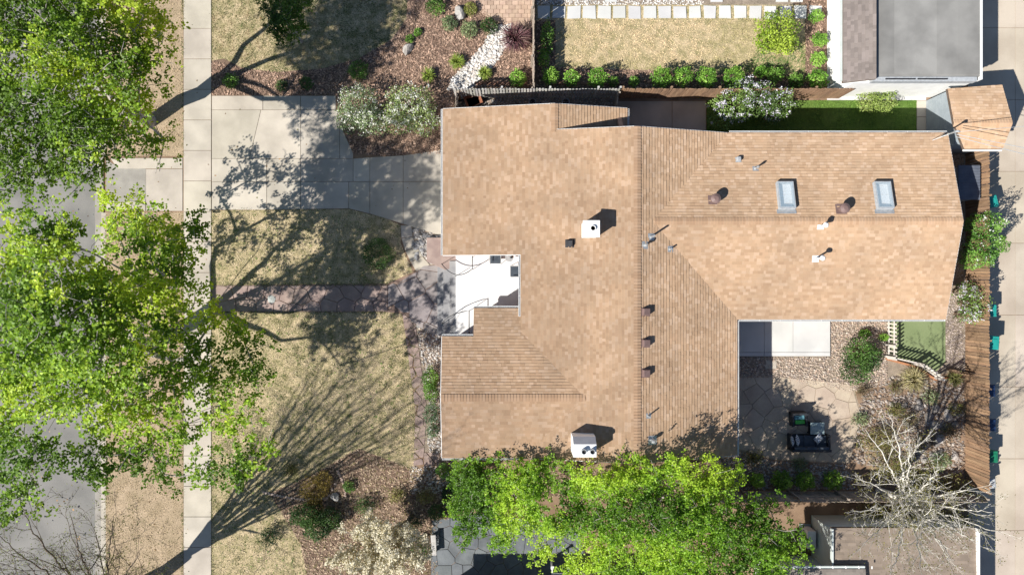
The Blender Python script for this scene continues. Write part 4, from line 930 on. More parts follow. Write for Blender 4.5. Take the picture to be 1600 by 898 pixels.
# south neighbour's garage
sg = thing('garage', 'neighbour garage with worn brown grey roof under the bare tree', 'garage', P(1400, 880))
a = P(1299, 824, 2.6); b = P(1524, 824, 2.6); yb2 = -21.0
mb = MB(); rake(mb, [(a.x, yb2, 2.95), (b.x, yb2, 2.95), (b.x, b.y, 2.6), (a.x, a.y, 2.6)], .16); part(mb, 'roof', M_deck, sg)
o = shingle_plane(sg, 'shingle_field', [[(a.x, yb2), (b.x, yb2), (b.x, b.y), (a.x, a.y)]], (0, a.y), (0, -1), -.35/(a.y-yb2), 2.6, [(.27, .215, .17), (.29, .232, .185), (.25, .20, .158)], 71, material=M_greyshingle, wr=(.25, .6)); o.location = -sg.location
mb = MB(); mb.box(((a.x+b.x)/2+.05, (a.y+yb2)/2-.1, 1.2), (b.x-a.x-.25, a.y-yb2-.3, 2.4)); part(mb, 'wall', M_palesiding, sg)
mb = MB(); mb.box((b.x+.03, (b.y+yb2)/2, 2.72), (.09, b.y-yb2, .2)); part(mb, 'edge_trim', M_white, sg)
mb = MB(); mb.box((a.x-.03, (a.y+yb2)/2, 2.72), (.07, a.y-yb2, .2)); part(mb, 'gutter', M_palesiding, sg)
# south neighbour's house: rear corner in view, the rest beyond the frame
nh = thing('house', 'neighbour house with grey roof at the bottom edge', 'house', P(1290, 930))
a = P(1240, 888, 3.0); b = P(1352, 888, 3.0)
mb = MB(); rake(mb, [(a.x-1, -23, 3.9), (b.x, -23, 3.9), (b.x, a.y, 3.0), (a.x-1, a.y, 3.0)], .15); part(mb, 'roof', M_deck, nh)
o = shingle_plane(nh, 'shingle_field', [[(a.x-1, -23), (b.x, -23), (b.x, a.y), (a.x-1, a.y)]], (0, a.y), (0, -1), -.9/(a.y+23), 3.0, [(.24, .21, .185), (.28, .245, .215)], 75, material=M_greyshingle); o.location = -nh.location
mb = MB(); mb.box(((a.x-1+b.x)/2, a.y+.06, 2.93), (b.x-a.x+1, .11, .1)); part(mb, 'gutter', M_palesiding, nh)
for i in range(8): mb = MB(); mb.box((a.x-.6+i*.62, a.y+.06, 2.99), (.05, .13, .03)); part(mb, 'gutter_strap', M_white, nh)
mb = MB(); mb.box(((a.x-1+b.x)/2, (a.y-23)/2-.2, 1.4), (b.x-a.x+.6, a.y+23-.7, 2.8)); part(mb, 'wall', M_palesiding, nh)
# main volume, out of frame to the south, whose shade falls on the paving
hx0, hx1, hy = G(653, 0).x, G(1010, 0).x, G(0, 921).y
mb = MB(); mb.box(((hx0+hx1)/2, hy-5.4, 1.5), (hx1-hx0-.8, 10, 3.0)); part(mb, 'wall', M_brick, nh)
mb = MB(); mb.add([(hx0, hy, 3), (hx1, hy, 3), (hx1, hy-11, 3), (hx0, hy-11, 3), (hx0+2.8, hy-3.2, 4.4), (hx1-2.8, hy-3.2, 4.4), (hx1-2.8, hy-7.8, 4.4), (hx0+2.8, hy-7.8, 4.4)], [(1, 0, 4, 5), (2, 1, 5, 6), (3, 2, 6, 7), (0, 3, 7, 4), (4, 7, 6, 5), (0, 1, 2, 3)]); part(mb, 'hip_roof', mat('neighbour_roof', (.2, .17, .15), (.25, .21, .19), 3, .95, .3, 60), nh)
# air conditioner beside that garage
ac = thing('air_conditioner', 'white air conditioning condenser beside the neighbour garage wall', 'air conditioner', P(1262, 842))
a = P(1268, 843, .8); mb = MB(); mb.box((a.x, a.y, .45), (.42, .9, .8)); part(mb, 'cabinet', M_white, ac, bevel=.02)
mb = MB(); mb.tube([(a.x-.215, a.y, .45), (a.x-.235, a.y, .45)], .3, 18); part(mb, 'fan_grille', M_dark, ac)
mb = MB(); mb.box((a.x, a.y, .025), (.6, 1.1, .05)); part(mb, 'pad', M_lead, ac)
mb = MB(); mb.tube([(a.x+.2, a.y+.1, .5), (a.x+.4, a.y+.1, .5), (a.x+.6, a.y+.1, .6)], .02, 6); part(mb, 'pipe', M_white, ac)
# white pipe frame by the neighbour house
wf = thing('pipe_frame', 'white pipe frame with square post caps at bottom edge', 'railing', P(876, 890, 1)); 
for x in (863, 889):
    q = P(x, 886, 1.1); mb = MB(); mb.box((q.x, q.y, .55), (.08, .08, 1.1)); part(mb, 'post', M_white, wf); mb = MB(); mb.box((q.x, q.y, 1.12), (.15, .15, .05)); part(mb, 'post_cap', M_white, wf)
    mb = MB(); mb.box((q.x, q.y-.55, .95), (.05, 1.0, .05)); part(mb, 'side_rail', M_white, wf)
a, b = P(863, 896, 1), P(889, 896, 1); mb = MB(); mb.box(((a.x+b.x)/2, a.y, .97), (b.x-a.x-.07, .06, .06)); part(mb, 'cross_rail', M_white, wf)

# ------------------------------------------------------------------ FENCES
board_fence('board_fence', 'brown board fence along the alley behind the house', [(1508, 240), (1508, 755)], 1.82, M_wood, railside=1)
board_fence('board_fence', 'wooden fence between the side lawn and the neighbour shrubs', [(966, 154), (1310, 154)], 1.75, M_wood, railside=1)
board_fence('picket_fence', 'weathered grey picket fence behind the garage side yard', [(713, 154), (962, 154)], 1.75, mat('pale_picket_wood', (.42, .41, .39), (.52, .51, .49), 3, .85, .2, 30, attr=True, fine=.2), bw=.10, gap=.05, railside=1)
board_fence('garden_fence', 'thin fence dividing the paver pad from the neighbour lawn', [(833, -40), (833, 152)], 1.7, M_greywood, railside=-1)
board_fence('side_gate', 'grey gate at the front end of the garage side yard', [(716, 156), (716, 190)], 1.5, M_greywood, cat='gate', bw=.1)
board_fence('side_gate', 'pale gate closing the garage side yard from the patio', [(958, 158), (958, 190)], 1.6, M_greywood, cat='gate', bw=.1)
board_fence('board_fence', 'weathered board fence behind the rear shrub row', [(1085, 767), (1508, 767)], 1.8, M_greywood, railside=1)
board_fence('turf_fence', 'low white picket fence around the artificial turf', [(1386, 496), (1386, 556), (1430, 566), (1460, 587)], .92, mat('faded_white_wood', (.55, .50, .45), (.64, .60, .55), 3, .8, .1, 40, attr=True, fine=.15), bw=.085, gap=.10, post_d=1.4, colv=.1, railside=-1)
board_fence('turf_gate', 'brown slatted gate between turf fence and alley fence', [(1480, 580), (1506, 585)], .9, M_wood, bw=.05, gap=.09, cat='gate', post_d=.8)
el = thing('landscape_timber', 'red brown timber edging below the turf fence', 'edging', P(1430, 572))
for (p0, p1) in (((1383, 560), (1428, 572)), ((1428, 572), (1460, 592)), ((1460, 592), (1500, 588))):
    a, b = P(*p0), P(*p1); d = b-a; mb = MB(); mb.box((a+b)/2+Vector((0, 0, .07)), (d.length, .1, .14), math.atan2(d.y, d.x), col=(1.4, 1.0, .8)); part(mb, 'timber', M_wood, el, bevel=.01)
# rows of dark blocks standing in for the picket fence's cast shadow
for nm, x0, x1, lab in (('fence_shadow_blocks', 744, 830, 'row of dark blocks drawing the fence shadow below the purple shrub'), ('fence_shadow_blocks', 868, 985, 'row of dark blocks drawing the fence shadow in front of the neighbour shrubs')):
    r = thing(nm, lab, 'edging', P(x0, 131)); mb = MB(); mb.box((0, 0, .05), (.17, .12, .1), col=(.55, .4, .36)); me = mb.mesh('brick')
    for i in range(int((x1-x0)/7)): o = link('brick', me, r, M_brickpav); o.location = P(x0+i*7, 131+random.uniform(-.5, .5))-P(x0, 131); o.rotation_euler = (0, 0, random.uniform(-.1, .1))

# ------------------------------------------------------------------ FURNITURE AND SMALL THINGS
def wbin(px, py, m, label, rz=0.0, h=1.05, w=.56, l=.62):
    q = P(px, py, h); r = thing('wheelie_bin', label, 'bin', (q.x, q.y, .02), rz, 'wheeled bins along the alley')
    mb = MB(); mb.box((0, 0, h*.47), (w*.82, l*.78, h*.88), taper=1.18); mb.build('body', m, r, bevel=.02)
    mb = MB(); mb.box((0, 0, h*.93), (w*1.06, l*1.0, .05)); pr = [(-w*.52, h*.955), (w*.5, h*.955), (w*.42, h*1.01), (-w*.3, h*1.03)]
    vs = [(x, -l*.46, z) for x, z in pr]+[(x, l*.46, z) for x, z in pr]; mb.add(vs, [(0, 1, 2, 3), (7, 6, 5, 4)]+[(j, i, 4+i, 4+j) for i in range(4) for j in [(i+1) % 4]]); li = mb.build('lid', m, r, bevel=.012)
    mb = MB(); mb.box((.03, 0, h*1.032), (w*.4, l*.5, .015)); mb.build('lid_panel', m, li, bevel=.006)
    mb = MB(); mb.tube([(-w*.56, -l*.4, h*.9), (-w*.62, -l*.38, h*.92), (-w*.62, l*.38, h*.92), (-w*.56, l*.4, h*.9)], .018, 6); mb.build('handle', m, r)
    for s_ in (-1, 1):
        mb = MB(); mb.tube([(-w*.36, s_*l*.42, .11), (-w*.36, s_*l*.5, .11)], .12, 14); mb.build('wheel', M_rubber, r)
    return r
wbin(1551, 315, M_bin_teal, 'teal wheeled bin half hidden behind the clipped shrub', .25)
wbin(1549, 485, M_bin_teal, 'teal wheeled bin beside the white lilac on the fence', 0)
wbin(1552, 535, M_bin_teal, 'teal green wheeled bin standing out in the alley sun', -.05, 1.15, .62, .7)
wbin(1547, 610, M_bin_blue, 'dark blue bin against the fence, nearer the teal bin', 0, 1.0)
wbin(1548, 664, M_bin_blue, 'dark blue bin against the fence, nearer the green bin', 0, 1.0)
wbin(1551, 713, M_bin_green, 'dark green wheeled bin in the fence shade', 0, 1.0)
wbin(1549, 755, M_lead, 'grey white bin at the lower end of the alley fence', .1, .8, .45, .5)
def cushion(mb, c, d, M=None, rz=0.0):
    x, y, z = d; mb.box(Vector(c), d, rz, M=M)
so = thing('garden_sofa', 'black wicker garden sofa with dark cushions on the rear patio', 'sofa', P(1259, 688))
R = lambda *a: Vector(a)
mb = MB(); mb.box((0, 0, .2), (2.0, .74, .28)); mb.build('base', M_wicker, so, bevel=.02)
mb = MB(); mb.box((0, -.36, .42), (2.0, .13, .72)); mb.build('backrest', M_wicker, so, bevel=.02)
for s_ in (-1, 1): mb = MB(); mb.box((s_*.95, .065, .36), (.12, .70, .55)); mb.build('arm', M_wicker, so, bevel=.02)
for i in (-1, 0, 1):
    mb = MB(); mb.box((i*.59, .05, .40), (.575, .62, .13)); mb.build('seat_cushion', M_cush, so, bevel=.035)
    mb = MB(); mb.box((i*.59, -.235, .60), (.565, .14, .36)); mb.build('back_cushion', M_cush, so, bevel=.035)
M_pillow = bpy.data.materials.new('patterned_fabric'); M_pillow.use_nodes = True
nt = M_pillow.node_tree; tc = nt.nodes.new('ShaderNodeTexCoord'); wv = nt.nodes.new('ShaderNodeTexWave'); wv.wave_type = 'RINGS'; wv.inputs['Scale'].default_value = 7; wv.inputs['Distortion'].default_value = 9
rpp = nt.nodes.new('ShaderNodeValToRGB'); rpp.color_ramp.interpolation = 'CONSTANT'; rpp.color_ramp.elements[0].color = (.03, .04, .07, 1); rpp.color_ramp.elements[1].position = .5; rpp.color_ramp.elements[1].color = (.72, .74, .76, 1)
nt.links.new(tc.outputs['Object'], wv.inputs['Vector']); nt.links.new(wv.outputs['Fac'], rpp.inputs['Fac']); nt.links.new(rpp.outputs[0], nt.nodes['Principled BSDF'].inputs['Base Color']); nt.nodes['Principled BSDF'].inputs['Roughness'].default_value = .9
def pillow(px, py, label, rx, ry, rz, z=.62):
    me = MB(); n = 9; vs = []; 
    for s_ in (1, -1):
        for i in range(n):
            for j in range(n):
                u, v = i/(n-1)*2-1, j/(n-1)*2-1; e = max(0, (1-u**4)*(1-v**4))**.5; k = 1-.08*(1-abs(u*v)) 
                vs.append((u*.23*k, v*.23*k, s_*.075*e))
    fs = []
    for i in range(n-1):
        for j in range(n-1):
            a = i*n+j; fs.append((a, a+n, a+n+1, a+1)); b = n*n+a; fs.append((b, b+1, b+n+1, b+n))
    me.add(vs, fs); o = me.build('pillow', M_pillow, None, True); o.location = P(px, py, z); o.rotation_euler = (rx, ry, rz); tag(o, label, 'pillow', 'pillows on the garden sofa')
pillow(1238, 687, 'black and white pillow propped against the left sofa arm', .2, 1.05, .45); pillow(1246, 687, 'black and white pillow next to the one at the left arm', .2, 1.0, .5); pillow(1279, 685, 'black and white pillow lying at the right end of the sofa', .35, .1, .75, .58)
tb = thing('patio_table', 'square grey topped low table in front of the sofa', 'table', P(1271, 666))
mb = MB(); mb.box((0, 0, .46), (.72, .62, .03)); mb.build('table_top', mat('glass_table_top', (.20, .27, .28), (.28, .36, .37), 6, .12, 0, 40, fine=.2, spec=.6), tb, bevel=.01)
mb = MB(); mb.box((0, 0, .25), (.62, .52, .38)); mb.build('base', M_wicker, tb)
for sx in (-1, 1):
    for sy in (-1, 1): mb = MB(); mb.box((sx*.33, sy*.28, .22), (.05, .05, .44)); mb.build('leg', M_wicker, tb)
gc = thing('garden_armchair', 'dark wicker armchair with green cushion facing the sofa', 'chair', P(1243, 652), .05)
mb = MB(); mb.box((0, 0, .2), (.76, .7, .28)); mb.build('base', M_wicker, gc, bevel=.02)
mb = MB(); mb.box((0, .31, .42), (.76, .12, .68)); mb.build('backrest', M_wicker, gc, bevel=.02)
for s_ in (-1, 1): mb = MB(); mb.box((s_*.34, -.06, .34), (.1, .6, .5)); mb.build('arm', M_wicker, gc, bevel=.02)
mb = MB(); mb.box((0, .12, .41), (.56, .3, .12)); mb.build('seat_cushion', mat('teal_fabric', (.06, .17, .22), (.09, .22, .27), 8, .9, .1, 60), gc, bevel=.03)
mb = MB(); mb.box((.03, -.14, .42), (.5, .2, .12)); mb.build('green_cushion', mat('green_fabric', (.07, .40, .06), (.10, .48, .10), 8, .9, .1, 60), gc, bevel=.03)
# porch chairs and table
def pchair(px, py, rz, label):
    q = P(px, py, .95); r = thing('porch_chair', label, 'chair', (q.x, q.y, .56), rz, 'chairs on the white porch')
    mb = MB(); mb.box((0, 0, .42), (.52, .5, .06)); mb.build('seat', M_cush, r, bevel=.02); mb = MB(); mb.box((0, .26, .66), (.52, .05, .5)); mb.build('backrest', M_cush, r, bevel=.02)
    for sx in (-1, 1):
        mb = MB(); mb.tube([(sx*.28, -.22, .62), (sx*.28, .24, .64)], .018, 6); mb.build('arm', M_galv, r)
        for sy in (-1, 1): mb = MB(); mb.tube([(sx*.25, sy*.22, .42), (sx*.28, sy*.26, 0)], .016, 6); mb.build('leg', M_galv, r)
pchair(774, 404, 0, 'dark seated porch chair under the garage eave'); pchair(805, 424, -math.pi/2, 'dark seated porch chair against the house wall')
q = P(796, 402, 1.0); pt = thing('porch_table', 'small round side table in the porch corner', 'table', (q.x, q.y, .56))
mb = MB(); mb.tube([(0, 0, .43), (0, 0, .46)], .22, 20); mb.build('table_top', M_galv, pt); mb = MB(); mb.tube([(0, 0, 0), (0, 0, .43)], .025, 8); mb.build('stem', M_dark, pt); mb = MB(); mb.tube([(0, 0, 0), (0, 0, .02)], .16, 16); mb.build('foot', M_dark, pt)
q = P(799, 402, 1.05); mb = MB(); mb.tube([(0, 0, 0), (0, 0, .09), (0, 0, .12)], [.05, .065, .03], 12); o = mb.build('lantern_jar', M_dark); o.location = (q.x, q.y, 1.02); tag(o, 'small black jar on the porch side table', 'jar')
# window wells and wheelbarrow in the narrow side yard
for x, lab in ((832, 'round steel window well ring nearer the gate'), (884, 'round steel window well ring at the gable peak')):
    c = P(x, 159, .15); t = thing('window_well', lab, 'window well', (c.x, c.y, 0)); mb = MB(); n = 20
    ro = [(math.cos(2*math.pi*k/n)*.2, math.sin(2*math.pi*k/n)*.2) for k in range(n)]; ri = [(x_*.84, y_*.84) for x_, y_ in ro]
    mb.add([(a, b, 0) for a, b in ro]+[(a, b, .16) for a, b in ro]+[(a, b, .16) for a, b in ri]+[(a, b, .01) for a, b in ri], [(i+o*n, (i+1) % n+o*n, (i+1) % n+o*n+n, i+o*n+n) for i in range(n) for o in range(3)]); mb.build('ring', M_galv, t)
    mb = MB(); mb.tube([(0, 0, .012), (0, 0, .02)], .165, 18); mb.build('floor', M_dark, t)
wb = thing('wheelbarrow', 'rusty wheelbarrow lying in the garage side yard', 'wheelbarrow', P(740, 161), .35)
mb = MB(); mb.add([(-.3, -.22, .32), (.3, -.2, .32), (.3, .2, .32), (-.3, .22, .32), (-.42, -.32, .56), (.44, -.28, .52), (.44, .28, .52), (-.42, .32, .56)], [(0, 1, 2, 3), (3, 2, 1, 0), (0, 4, 5, 1), (1, 5, 6, 2), (2, 6, 7, 3), (3, 7, 4, 0)]); mb.build('tray', M_rust, wb)
for s_ in (-1, 1): mb = MB(); mb.tube([(.62, s_*.08, .2), (-.3, s_*.24, .33), (-.85, s_*.28, .5)], .02, 6); mb.build('handle', M_wood if False else M_greywood, wb); mb = MB(); mb.tube([(-.3, s_*.22, .32), (-.36, s_*.24, 0)], .015, 6); mb.build('leg', M_dark, wb)
mb = MB(); mb.tube([(.62, -.05, .19), (.62, .05, .19)], .19, 16); mb.build('wheel', M_rubber, wb)
# stone trough/bench by the blue paving
bn = thing('stone_bench', 'narrow grey slab bench beside the blue grey paving', 'bench', P(678, 850, .3), .05)
bn.location.z = 0; mb = MB(); mb.box((0, 0, .4), (.26, 1.05, .06), col=(.5, .48, .46)); mb.build('seat', M_stone, bn, bevel=.015)
for s_ in (-1, 1): mb = MB(); mb.box((0, s_*.38, .185), (.2, .14, .37), col=(.45, .43, .41)); mb.build('leg', M_stone, bn)
# stones one can point at
def boulder(px, py, r, label, col, seed, group=None):
    q = P(px, py, r[2]*.4); mb = MB(); mb.rock((0, 0, r[2]*.25), r, random.uniform(0, 3), seed, col); o = mb.build('boulder', M_stone); o.location = (q.x, q.y, 0); tag(o, label, 'boulder', group)
boulder(637, 76, (.36, .22, .3), 'grey boulder on the mulch below the rocky shrub cluster', (.40, .37, .34), 1); boulder(719, 20, (.42, .26, .3), 'grey boulder among silver shrubs beside the paver pad', (.38, .36, .34), 2)
boulder(523, 776, (.26, .20, .22), 'pale grey boulder beside the rust coloured shrub', (.48, .47, .45), 3); boulder(712, 127, (.18, .14, .12), 'white stone at the lower end of the pebble band', (.75, .73, .70), 4)
boulder(424, 468, (.26, .22, .06), 'pale round stepping stone set in the red flagstone walk', (.42, .44, .42), 5)
rg = np.random.default_rng(5)
ring = thing('stone_edging', 'curved line of pinkish stones around the rust coloured shrub', 'edging', P(480, 770))
for i in range(26):
    t = i/25; x = 412+t*112; y = 768+14*math.sin(t*2.2)-t*4+(0 if t < .9 else -20*(t-.9)*10)
    q = P(x, y); mb = MB(); mb.rock((q.x, q.y, .04), (.09, .07, .07), i, i+40, tuple(np.array((.50, .40, .34))*rg.uniform(.8, 1.2))); o = part(mb, 'stone', M_stone, ring)
for i in range(12):
    t = i/11; q = P(528+12*math.sin(t*1.6), 735+t*38); mb = MB(); mb.rock((q.x, q.y, .04), (.09, .07, .07), i, i+70, tuple(np.array((.50, .38, .32))*rg.uniform(.8, 1.2))); part(mb, 'stone', M_stone, ring)
for i in range(34):
    x = rg.uniform(1392, 1500); y = rg.uniform(628, 722)
    if x < 1420 and y > 700: continue
    s_ = rg.uniform(.13, .3); g_ = rg.choice([.24, .34, .42, .2]); boulder(x, y, (s_, s_*.75, s_*.7), 'rough grey stone piled in the rear rock garden', (g_*1.06, g_*.97, g_*.90), 100+i, 'stones of the rear rock garden')
for i in range(11):
    x = 646+24*rg.random(); y = 357+45*rg.random(); s_ = rg.uniform(.12, .2); boulder(x, y, (s_, s_*.7, s_*.6), 'dark cobble beside the curved concrete path', (.27, .27, .28), 150+i, 'cobbles beside the curved path')
# ------------------------------------------------------------------ TREES
YG = [(.10, .20, .014), (.19, .33, .022), (.30, .46, .032), (.44, .57, .05)]
DG = [(.045, .10, .012), (.085, .17, .02), (.14, .24, .03), (.21, .31, .04)]
tree('maple_tree', 'big spring green street tree at the upper left corner', (235, 190),
     [(30, 20, 9.4, 1.65), (110, 35, 9.4, 1.87), (180, 45, 8.4, 1.65), (228, 45, 7.4, 1.21), (60, 100, 10.4, 1.87), (140, 115, 9.4, 1.98), (212, 110, 7.9, 1.43), (20, 180, 9.4, 1.54), (95, 190, 9.4, 1.65), (165, 180, 8.4, 1.54), (205, 170, 7.4, 0.99),
      (50, 245, 8.9, 1.43), (125, 240, 8.4, 1.54), (175, 215, 7.4, 0.88), (85, 275, 7.9, 0.88), (15, 270, 9.4, 0.88), (-60, 60, 10.4, 2.20), (-60, 180, 10.4, 1.98), (60, -60, 10.4, 2.20), (170, -40, 9.4, 1.98), (225, 215, 5.4, 0.39), (250, 215, 5.4, 0.28), (245, 240, 5.4, 0.28)],
     [(.10, .19, .014), (.19, .32, .024), (.29, .44, .036), (.42, .54, .05)], .36, 3.4, 13, 58, (.09, .155), .28, seed=101, twigs=500)
tree('maple_tree', 'largest leafy street tree hanging over street, pavement and lawn', (240, 538),
     [(175, 365, 3.9, .8), (160, 460, 4.5, 1.1), (240, 470, 4.5, 1.0), (200, 560, 4.5, 1.1), (40, 470, 12.8, 1.1), (60, 420, 12.2, 1.0), (90, 560, 12.8, 1.0), (50, 370, 9.5, 1.4), (100, 385, 9, 1.3), (205, 345, 4.2, 0.8), (255, 400, 4.2, 0.9), (30, 440, 10.5, 1.7), (110, 450, 10, 1.8), (50, 520, 11.5, 2), (140, 540, 10.5, 2), (60, 590, 11, 1.8), (150, 610, 9.5, 1.6), (25, 335, 9, 0.8), (0, 600, 11, 1.4),
      (172, 320, 4.6, 0.7), (210, 330, 4.6, 1), (235, 380, 5.6, 1.4), (285, 370, 5.6, 1), (310, 372, 5.6, 0.6), (200, 430, 6.5, 1.6), (265, 440, 5.2, 1.5), (215, 510, 7.5, 1.7), (285, 520, 5.6, 1.5), (335, 490, 4.5, 0.8), (372, 520, 4.2, 1), (408, 540, 4.2, 0.6),
      (395, 580, 4.2, 1), (335, 580, 4.8, 1.4), (260, 600, 6.5, 1.6), (195, 650, 8.1, 1.5), (285, 665, 7.8, 1.2), (375, 650, 7.8, 0.8), (345, 640, 7.8, 0.8), (388, 715, 7.8, 1), (350, 735, 7.8, 0.9), (308, 745, 7.8, 0.6), (225, 710, 7.1, 1.2), (160, 715, 7.8, 1.2), (150, 745, 7.6, 0.7), (250, 745, 6.6, 0.6),
      (25, 690, 10, 1.1), (30, 735, 9.5, 1.1), (75, 715, 9, 0.9), (20, 785, 9.5, 0.9), (-40, 480, 11, 1.6), (-40, 700, 10, 1.6), (0, 560, 11, 1.5)],
     YG, .40, 2.8, 11.5, 58, (.10, .165), .27, seed=102, twigs=260, limbs=7)
branchy_tree('locust_tree', 'nearly bare street tree with fine twigs at the lower left corner', (222, 912), 2.4,
     [(30, 790, 10, 0.20), (110, 800, 9, 0.20), (180, 800, 8, 0.19), (40, 880, 11.5, 0.20), (140, 880, 10, 0.20), (225, 850, 8, 0.17), (-60, 900, 12.5, 0.20), (0, 980, 13.5, 0.23), (90, 980, 12.5, 0.22), (180, 990, 11.5, 0.20), (260, 950, 9.5, 0.19), (310, 900, 7.5, 0.16), (60, 1060, 14, 0.23), (170, 1080, 13.5, 0.22), (240, 1040, 11, 0.20), (-20, 820, 11, 0.17), (330, 960, 8, 0.17)],
     [(.10, .15, .03), (.16, .21, .05), (.22, .25, .07)], .36, mat('dark_bark', (.11, .085, .065), (.17, .135, .11), 6, .9, .5, 30, fine=.3), 103, levels=3, side=6, leaves=2, lsize=(.035, .07), tip=.008, ratio=.42)
SG = [(.08, .18, .012), (.16, .32, .02), (.27, .46, .034), (.40, .57, .05)]
tree('leafy_tree', 'bright green tree south of the house, nearest the blue paving', (800, 752),
     [(728, 745, 3.53, 0.92), (755, 775, 4.03, 1.16), (715, 790, 3.70, 0.73), (790, 745, 4.03, 0.98), (825, 790, 4.54, 1.34), (780, 820, 4.20, 0.98), (850, 745, 4.37, 0.98), (860, 825, 4.54, 0.98), (735, 830, 3.86, 0.73), (775, 850, 3.95, 0.43), (848, 865, 4.20, 0.61), (835, 740, 3.86, 0.61), (745, 730, 3.36, 0.49)],
     SG, .13, 1.6, 36, 66, (.065, .115), .19, seed=104, tip=.007)
tree('leafy_tree', 'widest bright green tree below the house roof edge', (1018, 752),
     [(920, 755, 4.54, 1.22), (970, 790, 5.04, 1.59), (905, 815, 4.54, 1.10), (990, 745, 4.70, 1.10), (1050, 755, 5.04, 1.34), (1040, 825, 5.46, 1.71), (955, 855, 5.04, 1.22), (1105, 745, 4.70, 0.98), (1140, 745, 4.37, 0.61), (1105, 800, 5.21, 1.46), (1120, 855, 5.46, 1.59), (1180, 805, 4.87, 0.98), (1190, 850, 5.04, 1.34), (1232, 850, 4.70, 0.85), (1180, 890, 5.04, 1.22), (1040, 885, 5.04, 1.46), (930, 885, 4.62, 0.98), (1205, 790, 4.54, 0.43), (890, 880, 4.54, 0.61), (1100, 930, 5.46, 1.71), (1000, 930, 5.04, 1.46), (1210, 930, 5.04, 1.22), (900, 770, 4.20, 0.73)],
     SG, .17, 1.8, 30, 66, (.065, .12), .22, seed=105, tip=.007, limbs=7, twigs=150)
branchy_tree('bare_tree', 'pale barked nearly leafless tree over the rear garden corner', (1373, 767), 2.4,
     [(1352, 670, 6.0, .36), (1390, 650, 6.6, .36), (1420, 690, 7, .34), (1468, 728, 7.6, .36), (1510, 765, 8, .38), (1552, 800, 8.4, .4), (1570, 835, 8.4, .36), (1530, 850, 8.6, .4), (1490, 880, 8.6, .42), (1440, 900, 8.2, .38), (1390, 895, 7.6, .36), (1345, 850, 6.6, .34), (1320, 800, 5.4, .32), (1420, 760, 7.5, .4), (1460, 830, 8.6, .4), (1400, 840, 7, .34), (1330, 740, 5, .3)],
     [(.12, .125, .028), (.19, .185, .045), (.26, .245, .075)], .17, M_palebark, 106, levels=3, side=6, leaves=2, lsize=(.04, .07), tip=.008, ratio=.40, lean=tuple(P(1408, 778, 2.6)), lift=.5)
branchy_tree('blossom_tree', 'cream blossoming small tree above the shrub border', (612, 828), 1.2,
     [(510, 880, 3.6, .4), (545, 835, 3.8, .4), (590, 815, 3.8, .4), (640, 830, 3.8, .4), (560, 890, 4.4, .45), (660, 880, 4.0, .4), (600, 900, 4.8, .45), (530, 920, 4.2, .4), (640, 930, 4.6, .4), (600, 860, 4.8, .45), (680, 850, 3.2, .3), (570, 800, 3, .3)],
     [(.30, .30, .15), (.42, .40, .25), (.25, .27, .10)], .13, M_palebark, 107, levels=3, side=8, leaves=1, lsize=(.04, .07), tip=.014, ratio=.46, petals=(20000, (.68, .64, .52), (.06, .10)))
tree('round_tree', 'small dense dark green tree on the north lawn', (470, 66),
     [(445, 18, 3.2, .7), (430, 40, 3.0, .6), (460, 42, 3.0, .6), (445, 55, 2.6, .45), (425, 10, 3, .6), (465, 5, 3.2, .6)], [(.03, .075, .01), (.06, .13, .018), (.10, .19, .028)], .08, 1.1, 70, 70, (.05, .09), .15, seed=108, tip=.007)

# ------------------------------------------------------------------ SHRUBS
LG = [(.05, .12, .018), (.10, .21, .03), (.16, .30, .05)]; BR = [(.08, .19, .02), (.14, .29, .035), (.22, .38, .06)]; DK = [(.02, .05, .012), (.04, .085, .02), (.065, .13, .028)]
WH = [(.68, .70, .66), (.76, .77, .74)]
VB = [(.10, .15, .07), (.17, .23, .11), (.24, .31, .14), (.07, .11, .05)]
shrub('viburnum', 'grey green flowering shrub beside the drive, farther from the house', [(560, 165, 1.0, 1.05, 2.0), (580, 190, .8, .7, 1.7), (545, 185, .7, .7, 1.6)], VB, 2600, (.05, .10), 201, petals=(900, WH, (.05, .09), 5))
shrub('viburnum', 'pale flowering shrub between drive and house corner', [(640, 165, 1.25, 1.0, 2.2), (660, 190, .9, .7, 1.9), (618, 190, .7, .6, 1.7)], [(.14, .20, .06), (.22, .29, .10), (.30, .37, .14), (.09, .14, .04)], 2900, (.05, .10), 202, petals=(1300, WH, (.05, .09), 5))
shrub('boxwood', 'round dark evergreen shrub on the north front lawn', [(590, 397, .82, .85, 1.1)], DK, 2200, (.04, .07), 203, shell=.6)
shrub('hedge_shrub', 'green hedge shrub against the front wing wall', [(672, 592, .42, .6, 1.1), (673, 612, .4, .5, 1.1)], LG, 1300, (.05, .08), 204)
shrub('juniper', 'blue green juniper at the foot of the front wing', [(674, 645, .42, .55, .8), (676, 672, .35, .4, .6)], [(.05, .11, .05), (.09, .16, .08), (.13, .21, .10)], 1000, (.04, .07), 205)
shrub('conifer', 'dark green conifer shrub in the south border', [(478, 805, .9, .6, 1.2), (495, 822, .7, .7, 1.3), (515, 812, .6, .6, 1.2)], DK, 4200, (.05, .09), 206)
shrub('rust_shrub', 'rust yellow sparse shrub on the south lawn edge', [(490, 765, .75, .75, .9), (505, 750, .5, .5, .8), (492, 790, .4, .45, .7)], [(.14, .11, .02), (.24, .17, .03), (.30, .22, .05)], 1900, (.04, .07), 207, stems=16)
shrub('border_shrub', 'small dark shrub beside the stone bench', [(655, 860, .55, .75, .8)], DK, 700, (.05, .08), 208)
shrub('border_shrub', 'low green shrub at the corner of the blue paving', [(682, 800, .45, .45, .7)], DK, 500, (.05, .08), 209)
shrub('border_shrub', 'green clump beside the path end at the wing corner', [(692, 735, .4, .4, .6)], LG, 500, (.05, .08), 210)
